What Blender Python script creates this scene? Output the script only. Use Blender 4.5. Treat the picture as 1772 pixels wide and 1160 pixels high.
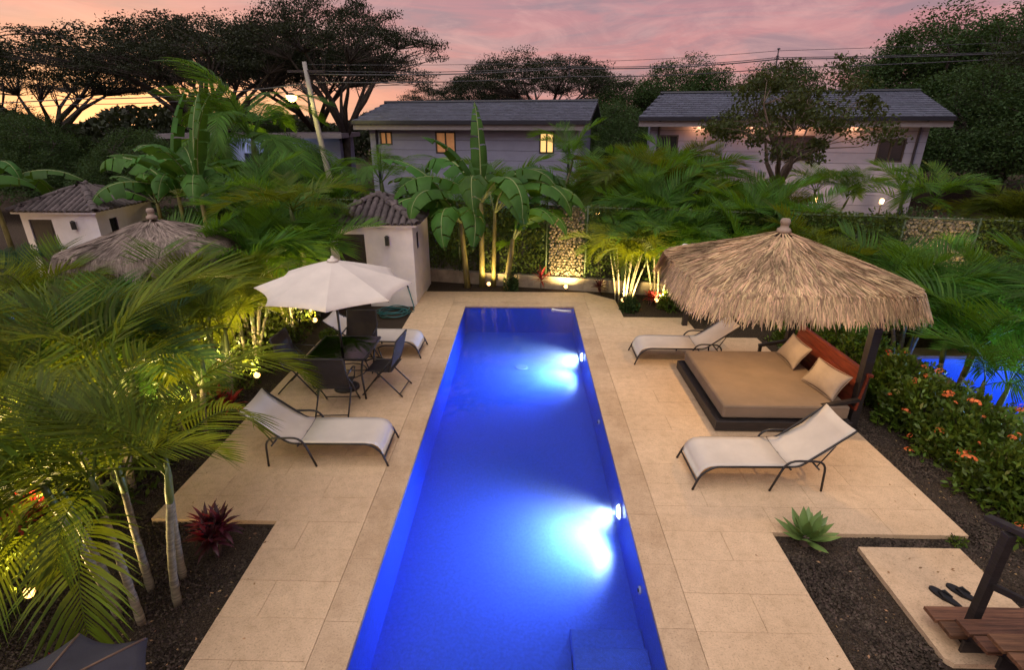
import bpy, bmesh, math, random
import numpy as np
from mathutils import Vector, Matrix, Euler
R = math.radians
random.seed(7)
rng = np.random.default_rng(7)
for o in list(bpy.data.objects):
    bpy.data.objects.remove(o)
sc = bpy.context.scene
COL = sc.collection

# ------------------------------------------------------------------ camera
cam_d = bpy.data.cameras.new('camera')
cam = bpy.data.objects.new('camera', cam_d)
COL.objects.link(cam)
cam_d.sensor_width = 36.0
cam_d.lens = 36.0 * 924.0 / 1772.0
cam_d.clip_start = 0.05
cam_d.clip_end = 2000.0
cam.location = (0, 0, 4.0)
cam.rotation_euler = (R(90 - 21.716), 0, R(1.382))
sc.camera = cam

# ------------------------------------------------------------------ render / exposure
sc.view_settings.view_transform = 'Standard'
sc.view_settings.look = 'None'
sc.view_settings.gamma = 1.0
sc.view_settings.use_curve_mapping = False
sc.view_settings.exposure = 0.0
cy = sc.cycles
cy.max_bounces = 7
cy.diffuse_bounces = 3
cy.glossy_bounces = 3
cy.transmission_bounces = 4
cy.transparent_max_bounces = 12
cy.volume_bounces = 0
cy.caustics_reflective = False
cy.caustics_refractive = False
cy.sample_clamp_indirect = 3.0
cy.use_denoising = True
cy.adaptive_threshold = .03

# ------------------------------------------------------------------ world: dusk sky
world = bpy.data.worlds.new('World')
sc.world = world
world.use_nodes = True
nt = world.node_tree
nt.nodes.clear()
def N(t, typ, **kw):
    n = t.nodes.new(typ)
    for k, v in kw.items():
        if k == 'inp':
            for a, b in v.items():
                n.inputs[a].default_value = b
        else:
            setattr(n, k, v)
    return n
def ramp(t, stops, interp='LINEAR'):
    n = t.nodes.new('ShaderNodeValToRGB')
    n.color_ramp.interpolation = interp
    el = n.color_ramp.elements
    while len(el) < len(stops):
        el.new(0.5)
    for e, (p, c) in zip(el, stops):
        e.position = p
        e.color = (c[0], c[1], c[2], 1) if len(c) == 3 else c
    return n
SUN_AZ = -36.0      # compass of the sunset, degrees left of the view axis
tc = N(nt, 'ShaderNodeTexCoord')
sep = N(nt, 'ShaderNodeSeparateXYZ')
nt.links.new(tc.outputs['Generated'], sep.inputs[0])
r1 = ramp(nt, [(0.0, (.68, .32, .29)), (.05, (.66, .27, .275)), (.12, (.58, .245, .275)), (.22, (.44, .235, .29)), (.5, (.27, .25, .37)), (1.0, (.19, .25, .46))])
nt.links.new(sep.outputs['Z'], r1.inputs[0])
# cloud bands
mp = N(nt, 'ShaderNodeMapping'); mp.inputs['Scale'].default_value = (1.7, 1.7, 10.0)
nt.links.new(tc.outputs['Generated'], mp.inputs[0])
nz = N(nt, 'ShaderNodeTexNoise', inp={'Scale': 2.1, 'Detail': 8.0, 'Roughness': .6, 'Distortion': .9})
nt.links.new(mp.outputs[0], nz.inputs[0])
cr = ramp(nt, [(.43, (0, 0, 0)), (.56, (1, 1, 1))])
nt.links.new(nz.outputs[0], cr.inputs[0])
cl = N(nt, 'ShaderNodeMix', data_type='RGBA', blend_type='MIX')
nt.links.new(r1.outputs[0], cl.inputs[6])
cl.inputs[7].default_value = (.33, .225, .28, 1)
ml = N(nt, 'ShaderNodeMath', operation='MULTIPLY', inp={1: .75})
nt.links.new(cr.outputs[0], ml.inputs[0])
nt.links.new(ml.outputs[0], cl.inputs[0])
nz2 = N(nt, 'ShaderNodeTexNoise', inp={'Scale': 5.5, 'Detail': 9.0, 'Roughness': .66, 'Distortion': 1.2})
mp2 = N(nt, 'ShaderNodeMapping'); mp2.inputs['Scale'].default_value = (1.0, 1.0, 3.4); mp2.inputs['Location'].default_value = (3.1, 1.7, .4)
nt.links.new(tc.outputs['Generated'], mp2.inputs[0]); nt.links.new(mp2.outputs[0], nz2.inputs[0])
cr2 = ramp(nt, [(.46, (0, 0, 0)), (.68, (1, 1, 1))])
nt.links.new(nz2.outputs[0], cr2.inputs[0])
ml2 = N(nt, 'ShaderNodeMath', operation='MULTIPLY', inp={1: .42})
nt.links.new(cr2.outputs[0], ml2.inputs[0])
cl2 = N(nt, 'ShaderNodeMix', data_type='RGBA', blend_type='MIX')
nt.links.new(ml2.outputs[0], cl2.inputs[0]); nt.links.new(cl.outputs[2], cl2.inputs[6])
cl2.inputs[7].default_value = (.86, .46, .44, 1)
# afterglow where the sun went down
dt = N(nt, 'ShaderNodeVectorMath', operation='DOT_PRODUCT')
dt.inputs[1].default_value = (math.sin(R(SUN_AZ)), math.cos(R(SUN_AZ)), 0.02)
nt.links.new(tc.outputs['Generated'], dt.inputs[0])
mx0 = N(nt, 'ShaderNodeMath', operation='MAXIMUM', inp={1: 0.0})
nt.links.new(dt.outputs['Value'], mx0.inputs[0])
pw = N(nt, 'ShaderNodeMath', operation='POWER', inp={1: 18.0})
nt.links.new(mx0.outputs[0], pw.inputs[0])
ez = N(nt, 'ShaderNodeMath', operation='MULTIPLY', inp={1: -15.0})
az = N(nt, 'ShaderNodeMath', operation='ABSOLUTE')
nt.links.new(sep.outputs['Z'], az.inputs[0])
nt.links.new(az.outputs[0], ez.inputs[0])
ex = N(nt, 'ShaderNodeMath', operation='EXPONENT')
nt.links.new(ez.outputs[0], ex.inputs[0])
gl = N(nt, 'ShaderNodeMath', operation='MULTIPLY')
nt.links.new(pw.outputs[0], gl.inputs[0]); nt.links.new(ex.outputs[0], gl.inputs[1])
gm = N(nt, 'ShaderNodeMix', data_type='RGBA', blend_type='MIX')
nt.links.new(gl.outputs[0], gm.inputs[0])
nt.links.new(cl2.outputs[2], gm.inputs[6])
gm.inputs[7].default_value = (1.30, .80, .42, 1)
# clear dusk air behind the clouds
sky = N(nt, 'ShaderNodeTexSky', sky_type='NISHITA')
sky.sun_disc = False
sky.sun_elevation = R(1.5)
sky.sun_rotation = R(SUN_AZ)
bg1 = N(nt, 'ShaderNodeBackground', inp={'Strength': 0.03})
nt.links.new(sky.outputs[0], bg1.inputs[0])
bg2 = N(nt, 'ShaderNodeBackground', inp={'Strength': 0.95})
nt.links.new(gm.outputs[2], bg2.inputs[0])
ad = N(nt, 'ShaderNodeAddShader')
nt.links.new(bg1.outputs[0], ad.inputs[0]); nt.links.new(bg2.outputs[0], ad.inputs[1])
wo = N(nt, 'ShaderNodeOutputWorld')
nt.links.new(ad.outputs[0], wo.inputs[0])

# ------------------------------------------------------------------ soft dusk light
sl = bpy.data.lights.new('dusk_sun', 'SUN')
sl.energy = 2.45
sl.angle = R(75)
sl.color = (1.0, .90, .80)
so = bpy.data.objects.new('dusk_sun', sl)
so.rotation_euler = Vector((0.25, 0.50, -1.0)).to_track_quat('-Z', 'Y').to_euler()
COL.objects.link(so)

# ================================================================== helpers
def tag(o, label=None, cat=None, group=None, kind=None):
    if label: o['label'] = label
    if cat: o['category'] = cat
    if group: o['group'] = group
    if kind: o['kind'] = kind
    return o
def empty(name, loc=(0, 0, 0), rz=0.0, label=None, cat=None, group=None, kind=None, rot=None):
    o = bpy.data.objects.new(name, None)
    o.empty_display_size = .1
    o.location = loc
    o.rotation_euler = rot if rot else (0, 0, rz)
    COL.objects.link(o)
    return tag(o, label, cat, group, kind)
def put(name, mesh, parent=None, loc=(0, 0, 0), rot=(0, 0, 0), scale=(1, 1, 1), kind=None):
    o = bpy.data.objects.new(name, mesh)
    o.location = loc
    o.rotation_euler = rot
    o.scale = scale if hasattr(scale, '__len__') else (scale,) * 3
    if parent: o.parent = parent
    if kind: o['kind'] = kind
    COL.objects.link(o)
    return o
class MB:
    def __init__(s):
        s.v = []; s.f = []
    def add(s, vs, fs):
        n = len(s.v)
        s.v += [tuple(v) for v in vs]
        s.f += [tuple(i + n for i in f) for f in fs]
        return s
    def box(s, x0, x1, y0, y1, z0, z1, ch=0.0):
        if ch <= 0:
            vs = [(x0, y0, z0), (x1, y0, z0), (x1, y1, z0), (x0, y1, z0), (x0, y0, z1), (x1, y0, z1), (x1, y1, z1), (x0, y1, z1)]
            fs = [(3, 2, 1, 0), (4, 5, 6, 7), (0, 1, 5, 4), (1, 2, 6, 5), (2, 3, 7, 6), (3, 0, 4, 7)]
            return s.add(vs, fs)
        c = ch
        vs = [(x0, y0, z0), (x1, y0, z0), (x1, y1, z0), (x0, y1, z0), (x0, y0, z1 - c), (x1, y0, z1 - c), (x1, y1, z1 - c), (x0, y1, z1 - c),
              (x0 + c, y0 + c, z1), (x1 - c, y0 + c, z1), (x1 - c, y1 - c, z1), (x0 + c, y1 - c, z1)]
        fs = [(3, 2, 1, 0), (0, 1, 5, 4), (1, 2, 6, 5), (2, 3, 7, 6), (3, 0, 4, 7), (4, 5, 9, 8), (5, 6, 10, 9), (6, 7, 11, 10), (7, 4, 8, 11), (8, 9, 10, 11)]
        return s.add(vs, fs)
    def obox(s, c, ax, ay, az):
        c = Vector(c); ax = Vector(ax); ay = Vector(ay); az = Vector(az)
        vs = [c + ax * i + ay * j + az * k for k in (-1, 1) for i, j in ((-1, -1), (1, -1), (1, 1), (-1, 1))]
        return s.add(vs, [(3, 2, 1, 0), (4, 5, 6, 7), (0, 1, 5, 4), (1, 2, 6, 5), (2, 3, 7, 6), (3, 0, 4, 7)])
    def bar(s, a, b, w, h=None, up=(0, 0, 1)):
        a = Vector(a); b = Vector(b); d = b - a
        u = Vector(up)
        if abs(d.normalized().dot(u)) > .98: u = Vector((1, 0, 0))
        sd = d.cross(u).normalized(); uu = sd.cross(d).normalized()
        return s.obox((a + b) / 2, d / 2, sd * w / 2, uu * (h or w) / 2)
    def tube(s, pts, r, n=6, cap=True):
        pts = [Vector(p) for p in pts]
        if not hasattr(r, '__len__'): r = [r] * len(pts)
        rings = []
        prev = None
        for i, p in enumerate(pts):
            t = (pts[min(i + 1, len(pts) - 1)] - pts[max(i - 1, 0)])
            if t.length < 1e-9: t = Vector((0, 0, 1))
            t.normalize()
            if prev is None:
                u = t.orthogonal().normalized()
            else:
                u = (prev - t * prev.dot(t))
                u = u.normalized() if u.length > 1e-6 else t.orthogonal().normalized()
            prev = u
            w = t.cross(u)
            rings.append([p + (u * math.cos(2 * math.pi * k / n) + w * math.sin(2 * math.pi * k / n)) * r[i] for k in range(n)])
        base = len(s.v)
        for rg in rings: s.v += [tuple(q) for q in rg]
        for i in range(len(pts) - 1):
            for k in range(n):
                a = base + i * n + k; b = base + i * n + (k + 1) % n
                s.f.append((a, b, b + n, a + n))
        if cap:
            s.f.append(tuple(base + k for k in reversed(range(n))))
            s.f.append(tuple(base + (len(pts) - 1) * n + k for k in range(n)))
        return s
    def lathe(s, prof, n=16, c=(0, 0, 0)):
        base = len(s.v)
        for r, z in prof:
            for k in range(n):
                a = 2 * math.pi * k / n
                s.v.append((c[0] + r * math.cos(a), c[1] + r * math.sin(a), c[2] + z))
        for i in range(len(prof) - 1):
            for k in range(n):
                a = base + i * n + k; b = base + i * n + (k + 1) % n
                s.f.append((a, b, b + n, a + n))
        s.f.append(tuple(base + k for k in reversed(range(n))))
        s.f.append(tuple(base + (len(prof) - 1) * n + k for k in range(n)))
        return s
    def prism(s, poly, z0, z1):
        n = len(poly)
        vs = [(x, y, z0) for x, y in poly] + [(x, y, z1) for x, y in poly]
        fs = [tuple(reversed(range(n))), tuple(range(n, 2 * n))] + [(i, (i + 1) % n, (i + 1) % n + n, i + n) for i in range(n)]
        return s.add(vs, fs)
    def mesh(s, name, mat, smooth=False):
        m = bpy.data.meshes.new(name)
        m.from_pydata(s.v, [], s.f)
        if mat: m.materials.append(mat)
        if smooth:
            m.polygons.foreach_set('use_smooth', [True] * len(m.polygons))
        m.update()
        return m
    def obj(s, name, mat, parent=None, smooth=False, kind=None, loc=(0, 0, 0), rot=(0, 0, 0)):
        return put(name, s.mesh(name, mat, smooth), parent, loc, rot, kind=kind)
def arc(pts, n=4, rad=.05):
    """round the corners of a polyline"""
    pts = [Vector(p) for p in pts]
    out = [pts[0]]
    for i in range(1, len(pts) - 1):
        a, b, c = pts[i - 1], pts[i], pts[i + 1]
        d1 = (a - b); d2 = (c - b)
        r = min(rad, d1.length * .45, d2.length * .45)
        p0 = b + d1.normalized() * r; p1 = b + d2.normalized() * r
        for k in range(n + 1):
            t = k / n
            out.append(p0 * (1 - t) ** 2 + b * 2 * t * (1 - t) + p1 * t * t)
    out.append(pts[-1])
    return out

# ------------------------------------------------------------------ materials
def mat(name, col, rough=.6, var=.15, scale=6.0, detail=5.0, bump=0.0, bscale=None, metal=0.0, spec=.5, rnd=0.0, rnd_mode='object',
        col2=None, emit=None, estr=0.0, trans=0.0, tcol=None, stretch=None, lo=.35, hi=.65, alpha=None):
    m = bpy.data.materials.new(name)
    m.use_nodes = True
    t = m.node_tree
    t.nodes.clear()
    out = N(t, 'ShaderNodeOutputMaterial')
    p = N(t, 'ShaderNodeBsdfPrincipled')
    p.inputs['Roughness'].default_value = rough
    p.inputs['Metallic'].default_value = metal
    p.inputs['Specular IOR Level'].default_value = spec
    tc = N(t, 'ShaderNodeTexCoord')
    src = tc.outputs['Object']
    if stretch:
        mpn = N(t, 'ShaderNodeMapping'); mpn.inputs['Scale'].default_value = stretch
        t.links.new(src, mpn.inputs[0]); src = mpn.outputs[0]
    if rnd and rnd_mode == 'object':
        oi = N(t, 'ShaderNodeObjectInfo')
        vm = N(t, 'ShaderNodeVectorMath', operation='MULTIPLY_ADD')
        vm.inputs[1].default_value = (1, 1, 1)
        cb = N(t, 'ShaderNodeCombineXYZ')
        mm = N(t, 'ShaderNodeMath', operation='MULTIPLY', inp={1: 37.0})
        t.links.new(oi.outputs['Random'], mm.inputs[0])
        for k in range(3): t.links.new(mm.outputs[0], cb.inputs[k])
        t.links.new(src, vm.inputs[0]); t.links.new(cb.outputs[0], vm.inputs[2])
        src = vm.outputs[0]
    nz = N(t, 'ShaderNodeTexNoise', inp={'Scale': scale, 'Detail': detail, 'Roughness': .6})
    t.links.new(src, nz.inputs['Vector'])
    a = tuple(max(0, c * (1 - var)) for c in col)
    b = col2 if col2 else tuple(min(1, c * (1 + var)) for c in col)
    rp = ramp(t, [(lo, a), (hi, b)])
    t.links.new(nz.outputs[0], rp.inputs[0])
    cout = rp.outputs[0]
    if rnd:
        hs = N(t, 'ShaderNodeHueSaturation')
        if rnd_mode == 'object':
            rs = oi.outputs['Random']
        else:
            g = N(t, 'ShaderNodeNewGeometry'); rs = g.outputs['Random Per Island']
        mr = N(t, 'ShaderNodeMapRange', inp={1: 0.0, 2: 1.0, 3: 1 - rnd, 4: 1 + rnd})
        t.links.new(rs, mr.inputs[0])
        t.links.new(mr.outputs[0], hs.inputs['Value'])
        mr2 = N(t, 'ShaderNodeMapRange', inp={1: 0.0, 2: 1.0, 3: .5 - rnd * .035, 4: .5 + rnd * .035})
        fr = N(t, 'ShaderNodeMath', operation='FRACT')
        m7 = N(t, 'ShaderNodeMath', operation='MULTIPLY', inp={1: 7.31})
        t.links.new(rs, m7.inputs[0]); t.links.new(m7.outputs[0], fr.inputs[0]); t.links.new(fr.outputs[0], mr2.inputs[0])
        t.links.new(mr2.outputs[0], hs.inputs['Hue'])
        t.links.new(cout, hs.inputs['Color'])
        cout = hs.outputs[0]
    t.links.new(cout, p.inputs['Base Color'])
    if bump:
        bn = N(t, 'ShaderNodeTexNoise', inp={'Scale': bscale or scale * 6, 'Detail': 6.0, 'Roughness': .7})
        t.links.new(src, bn.inputs['Vector'])
        bp = N(t, 'ShaderNodeBump', inp={'Strength': bump, 'Distance': .02})
        t.links.new(bn.outputs[0], bp.inputs['Height'])
        t.links.new(bp.outputs[0], p.inputs['Normal'])
    if emit:
        p.inputs['Emission Color'].default_value = (*emit, 1)
        p.inputs['Emission Strength'].default_value = estr
    if trans:
        tr = N(t, 'ShaderNodeBsdfTranslucent')
        if tcol: tr.inputs[0].default_value = (*tcol, 1)
        else: t.links.new(cout, tr.inputs[0])
        mx = N(t, 'ShaderNodeMixShader', inp={0: trans})
        t.links.new(p.outputs[0], mx.inputs[1]); t.links.new(tr.outputs[0], mx.inputs[2])
        t.links.new(mx.outputs[0], out.inputs[0])
    else:
        t.links.new(p.outputs[0], out.inputs[0])
    m['p'] = 1
    return m
def leafmat(name, col, tcol, rnd=.45, rough=.5, trans=.35, var=.3, spec=.2):
    return mat(name, col, rough=rough, var=var, scale=2.0, rnd=rnd, rnd_mode='island', trans=trans, tcol=tcol, spec=spec)

MT = {}
MT['slab'] = mat('coral_stone', (.53, .40, .27), rough=.8, var=.20, scale=14.0, detail=12.0, bump=.6, bscale=70.0, rnd=.045, lo=.28, hi=.72)
MT['coping'] = mat('coping_stone', (.40, .295, .175), rough=.75, var=.34, scale=4.0, detail=10.0, bump=.5, bscale=45.0, rnd=.1, lo=.3, hi=.7)
def stone_mat(name, a, b_, pit, rnd):
    m = bpy.data.materials.new(name); m.use_nodes = True
    t = m.node_tree; t.nodes.clear()
    out = N(t, 'ShaderNodeOutputMaterial'); p = N(t, 'ShaderNodeBsdfPrincipled')
    p.inputs['Roughness'].default_value = .82; p.inputs['Specular IOR Level'].default_value = .3
    g = N(t, 'ShaderNodeNewGeometry')
    big = N(t, 'ShaderNodeTexNoise', inp={'Scale': 1.1, 'Detail': 5.0, 'Roughness': .6})
    mid = N(t, 'ShaderNodeTexNoise', inp={'Scale': 9.0, 'Detail': 8.0, 'Roughness': .7, 'Distortion': .4})
    fine = N(t, 'ShaderNodeTexNoise', inp={'Scale': 60.0, 'Detail': 5.0, 'Roughness': .75})
    for n in (big, mid, fine): t.links.new(g.outputs['Position'], n.inputs['Vector'])
    r1 = ramp(t, [(.34, a), (.66, b_)]); t.links.new(big.outputs[0], r1.inputs[0])
    r2 = ramp(t, [(.28, (.82, .80, .77)), (.5, (.98, .98, .98)), (.74, (1.10, 1.10, 1.09))]); t.links.new(mid.outputs[0], r2.inputs[0])
    r3 = ramp(t, [(.30, (pit, pit * .95, pit * .9)), (.44, (.95, .95, .95)), (.7, (1.12, 1.12, 1.12))]); t.links.new(fine.outputs[0], r3.inputs[0])
    m1 = N(t, 'ShaderNodeMix', data_type='RGBA', blend_type='MULTIPLY', inp={0: 1.0}); t.links.new(r1.outputs[0], m1.inputs[6]); t.links.new(r2.outputs[0], m1.inputs[7])
    m2 = N(t, 'ShaderNodeMix', data_type='RGBA', blend_type='MULTIPLY', inp={0: 1.0}); t.links.new(m1.outputs[2], m2.inputs[6]); t.links.new(r3.outputs[0], m2.inputs[7])
    oi = N(t, 'ShaderNodeObjectInfo'); mr = N(t, 'ShaderNodeMapRange', inp={1: 0.0, 2: 1.0, 3: 1 - rnd, 4: 1 + rnd}); t.links.new(oi.outputs['Random'], mr.inputs[0])
    hs = N(t, 'ShaderNodeHueSaturation'); t.links.new(mr.outputs[0], hs.inputs['Value']); t.links.new(m2.outputs[2], hs.inputs['Color'])
    t.links.new(hs.outputs[0], p.inputs['Base Color'])
    ad = N(t, 'ShaderNodeMath', operation='MULTIPLY_ADD', inp={1: .5}); t.links.new(mid.outputs[0], ad.inputs[0]); t.links.new(fine.outputs[0], ad.inputs[2])
    bp = N(t, 'ShaderNodeBump', inp={'Strength': .55, 'Distance': .006}); t.links.new(ad.outputs[0], bp.inputs['Height']); t.links.new(bp.outputs[0], p.inputs['Normal'])
    t.links.new(p.outputs[0], out.inputs[0])
    return m
MT['slab'] = stone_mat('coral_stone', (.59, .423, .258), (.68, .497, .315), .50, .03)  # warm light of the house lamps is put into the stone's yellow-orange tone
MT['coping'] = stone_mat('coping_stone', (.46, .32, .19), (.62, .455, .29), .45, .06)
MT['grout'] = mat('grout', (.57, .41, .26), rough=.9, bump=.3)
MT['soil'] = mat('black_gravel', (.026, .020, .015), rough=.95, var=.65, scale=70.0, detail=8.0, bump=1.0, bscale=150.0, lo=.3, hi=.72, col2=(.12, .088, .060), spec=.15)
MT['ground'] = MT['soil']
MT['tile_blue'] = mat('pool_mosaic', (.07, .16, .70), rough=.35, var=.13, scale=30.0, detail=3.0, bump=.15, bscale=60)
MT['tile_pale'] = mat('pale_pool_mosaic', (.40, .48, .66), rough=.35, var=.12, scale=30)
MT['white'] = mat('white_plastic', (.75, .75, .72), rough=.35, var=.03)
MT['drain'] = mat('pale_blue_plastic', (.16, .22, .5), rough=.5)
MT['sling'] = mat('sling_fabric', (.60, .54, .46), rough=.85, var=.06, scale=3, bump=.25, bscale=300)
MT['dark_metal'] = mat('dark_powder_coat', (.028, .026, .026), rough=.42, var=.2, scale=10, metal=.2)
MT['black_sling'] = mat('dark_mesh_fabric', (.030, .024, .022), rough=.8, var=.15, scale=12, bump=.2, bscale=250)
MT['canvas'] = mat('cream_canvas', (.74, .68, .60), rough=.9, var=.06, scale=2.5, bump=.2, bscale=120, trans=.12)
MT['canvas_dark'] = mat('charcoal_canvas', (.030, .030, .038), rough=.8, var=.25, scale=3, bump=.2, bscale=80)
MT['piping'] = mat('tan_piping', (.16, .10, .06), rough=.8)
MT['stucco'] = mat('white_stucco', (.76, .71, .68), rough=.9, var=.07, scale=3, bump=.35, bscale=60)
MT['clay'] = mat('weathered_clay_tile', (.085, .068, .066), rough=.8, var=.35, scale=9, bump=.3, rnd=.3)
MT['door'] = mat('brown_door', (.035, .024, .018), rough=.6, var=.25, scale=4, stretch=(8, 8, 1))
MT['wood'] = mat('deck_timber', (.15, .070, .035), rough=.55, var=.45, scale=3, detail=8, stretch=(1, 14, 14), bump=.25, rnd=.25)
MT['redwood'] = mat('red_stained_wood', (.17, .034, .016), rough=.45, var=.3, scale=3, stretch=(8, 1, 8), bump=.1)
MT['mattress'] = mat('taupe_canvas', (.235, .175, .120), rough=.95, var=.10, scale=2.2, bump=.55, bscale=7)
MT['pillow'] = mat('linen_pillow', (.40, .33, .26), rough=.95, var=.10, scale=4, bump=.6, bscale=11)
MT['black_wood'] = mat('black_timber', (.020, .017, .017), rough=.5, var=.4, scale=6, stretch=(1, 1, 10), bump=.15)
MT['thatch'] = mat('dry_thatch', (.50, .345, .195), rough=.8, var=.36, scale=1.8, detail=5, rnd=.52, rnd_mode='island', trans=.15, spec=.2)
MT['thatch2'] = mat('grey_thatch', (.24, .195, .16), rough=.85, var=.3, scale=1.4, rnd=.38, rnd_mode='island', spec=.2)
MT['thatch_base'] = mat('thatch_underlay', (.09, .06, .038), rough=.95, var=.3, bump=.4)
MT['cap'] = mat('grey_cap_wood', (.30, .23, .18), rough=.8, var=.2, bump=.3)
MT['frond'] = leafmat('areca_leaf', (.076, .120, .009), (.22, .26, .010), trans=.36)
MT['frond_dark'] = leafmat('palm_leaf_dark', (.054, .135, .016), (.17, .33, .014))
MT['frond_blue'] = leafmat('palm_leaf_cool', (.040, .095, .038), (.10, .19, .035))
MT['stem'] = mat('ringed_palm_stem', (.26, .235, .15), rough=.7, var=.4, scale=3.0, stretch=(2, 2, 16), bump=.3, rnd=.2)
MT['shaft'] = mat('green_crownshaft', (.10, .14, .03), rough=.5, var=.3, scale=4)
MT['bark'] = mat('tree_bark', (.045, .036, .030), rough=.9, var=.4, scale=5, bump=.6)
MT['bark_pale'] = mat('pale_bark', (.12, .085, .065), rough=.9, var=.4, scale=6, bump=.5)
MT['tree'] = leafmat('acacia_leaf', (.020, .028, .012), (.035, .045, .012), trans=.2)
MT['tree2'] = leafmat('broad_leaf', (.036, .072, .022), (.08, .13, .02), trans=.25, rough=.6)
MT['tree3'] = leafmat('bronze_leaf', (.046, .064, .018), (.10, .11, .02), trans=.3)
MT['hedge'] = leafmat('ixora_leaf', (.085, .145, .016), (.16, .20, .02), trans=.25, rough=.4, spec=.35)
MT['vine'] = leafmat('vine_leaf', (.060, .095, .016), (.15, .18, .02), trans=.3)
MT['flower'] = mat('orange_petal', (.80, .20, .055), rough=.6, var=.2, rnd=.3, rnd_mode='island', trans=.25)
MT['flower_red'] = mat('red_petal', (.62, .045, .02), rough=.6, var=.2, rnd=.3, rnd_mode='island', trans=.25)
MT['banana'] = mat('banana_leaf', (.046, .128, .022), rough=.5, var=.25, scale=3, bump=.3, bscale=25, rnd=.3, trans=.22, tcol=(.10, .20, .012), spec=.15)
MT['banana_rib'] = mat('banana_midrib', (.20, .24, .08), rough=.5)
MT['banana_stem'] = mat('banana_stem', (.20, .17, .05), rough=.6, var=.5, scale=3, stretch=(4, 4, 1), bump=.3)
MT['cordy'] = mat('cordyline_leaf', (.045, .012, .018), rough=.4, var=.4, scale=5, rnd=.7, rnd_mode='island', trans=.15, tcol=(.35, .012, .02))
MT['cordy_red'] = mat('red_cordyline_leaf', (.30, .022, .022), rough=.4, var=.4, scale=5, rnd=.5, rnd_mode='island', trans=.3, tcol=(.6, .04, .03))
MT['agave'] = mat('agave_leaf', (.12, .20, .05), rough=.45, var=.2, scale=5, rnd=.25, rnd_mode='island')
MT['stone'] = mat('gabion_stone', (.30, .24, .17), rough=.8, var=.35, scale=8, rnd=.4, rnd_mode='island', bump=.3)
MT['fence'] = mat('green_fence_steel', (.055, .085, .035), rough=.5, var=.2)
MT['concrete'] = mat('concrete_kerb', (.34, .285, .21), rough=.9, var=.25, scale=4, bump=.4)
MT['siding'] = mat('grey_siding', (.20, .21, .31), rough=.75, var=.06, scale=2, bump=.1, rnd=.05)  # shade and blue light of the dusk sky are put into this wall colour
MT['roof_grey'] = mat('slate_roof_tile', (.068, .078, .112), rough=.7, var=.2, scale=5, rnd=.18, rnd_mode='island')
MT['gutter'] = mat('navy_gutter', (.009, .012, .024), rough=.45, var=.1)
MT['fascia'] = mat('pale_fascia', (.22, .205, .23), rough=.7, var=.05)
MT['soffit'] = mat('warm_soffit', (.40, .19, .09), rough=.6, var=.15)
MT['frame'] = mat('dark_window_frame', (.03, .024, .022), rough=.5)
MT['lit'] = mat('lit_window', (.6, .4, .15), rough=.4, emit=(1.0, .60, .20), estr=1.15)
MT['lit_dim'] = mat('dim_lit_window', (.4, .2, .1), rough=.4, emit=(1.0, .42, .15), estr=.16)
MT['pane'] = mat('dark_pane', (.02, .02, .026), rough=.12, var=.1)
MT['lamp'] = mat('warm_lamp', (.9, .7, .4), emit=(1.0, .52, .15), estr=5.0)
MT['lampw'] = mat('pool_lamp', (.8, .9, 1), emit=(.75, .92, 1.0), estr=45.0)
MT['street'] = mat('street_lamp', (.9, .9, .4), emit=(1.0, .74, .12), estr=26.0)
MT['black'] = mat('black_plastic', (.014, .013, .013), rough=.5, var=.2)
MT['pole'] = mat('concrete_pole', (.27, .26, .24), rough=.85, var=.15, scale=4)
MT['wire'] = mat('cable', (.045, .045, .055), rough=.5)
MT['hose'] = mat('teal_hose', (.02, .115, .12), rough=.4)
MT['rubber'] = mat('black_rubber', (.010, .010, .012), rough=.7)
MT['litter'] = mat('dry_leaf', (.30, .19, .09), rough=.9, rnd=.5, rnd_mode='island')
MT['house_dark'] = mat('dark_wall', (.04, .042, .055), rough=.8)

def water_mat(name, absorb, dens):
    m = bpy.data.materials.new(name); m.use_nodes = True
    t = m.node_tree; t.nodes.clear()
    out = N(t, 'ShaderNodeOutputMaterial')
    tr = N(t, 'ShaderNodeBsdfTransparent')
    gs = N(t, 'ShaderNodeBsdfGlossy', inp={'Roughness': .015})
    fr = N(t, 'ShaderNodeFresnel', inp={'IOR': 1.33})
    mx = N(t, 'ShaderNodeMixShader')
    tc = N(t, 'ShaderNodeTexCoord')
    nz = N(t, 'ShaderNodeTexNoise', inp={'Scale': 2.6, 'Detail': 2.0})
    t.links.new(tc.outputs['Object'], nz.inputs['Vector'])
    bp = N(t, 'ShaderNodeBump', inp={'Strength': .22, 'Distance': .05})
    t.links.new(nz.outputs[0], bp.inputs['Height'])
    t.links.new(bp.outputs[0], gs.inputs['Normal']); t.links.new(bp.outputs[0], fr.inputs['Normal'])
    t.links.new(fr.outputs[0], mx.inputs[0]); t.links.new(tr.outputs[0], mx.inputs[1]); t.links.new(gs.outputs[0], mx.inputs[2])
    t.links.new(mx.outputs[0], out.inputs['Surface'])
    va = N(t, 'ShaderNodeVolumeAbsorption', inp={'Color': (*absorb, 1), 'Density': dens})
    vs = N(t, 'ShaderNodeVolumeScatter', inp={'Color': (.75, .88, 1, 1), 'Density': .17, 'Anisotropy': .3})
    av = N(t, 'ShaderNodeAddShader')
    t.links.new(va.outputs[0], av.inputs[0]); t.links.new(vs.outputs[0], av.inputs[1])
    t.links.new(av.outputs[0], out.inputs['Volume'])
    return m
MT['water'] = water_mat('pool_water', (.12, .42, .985), .80)
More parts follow.
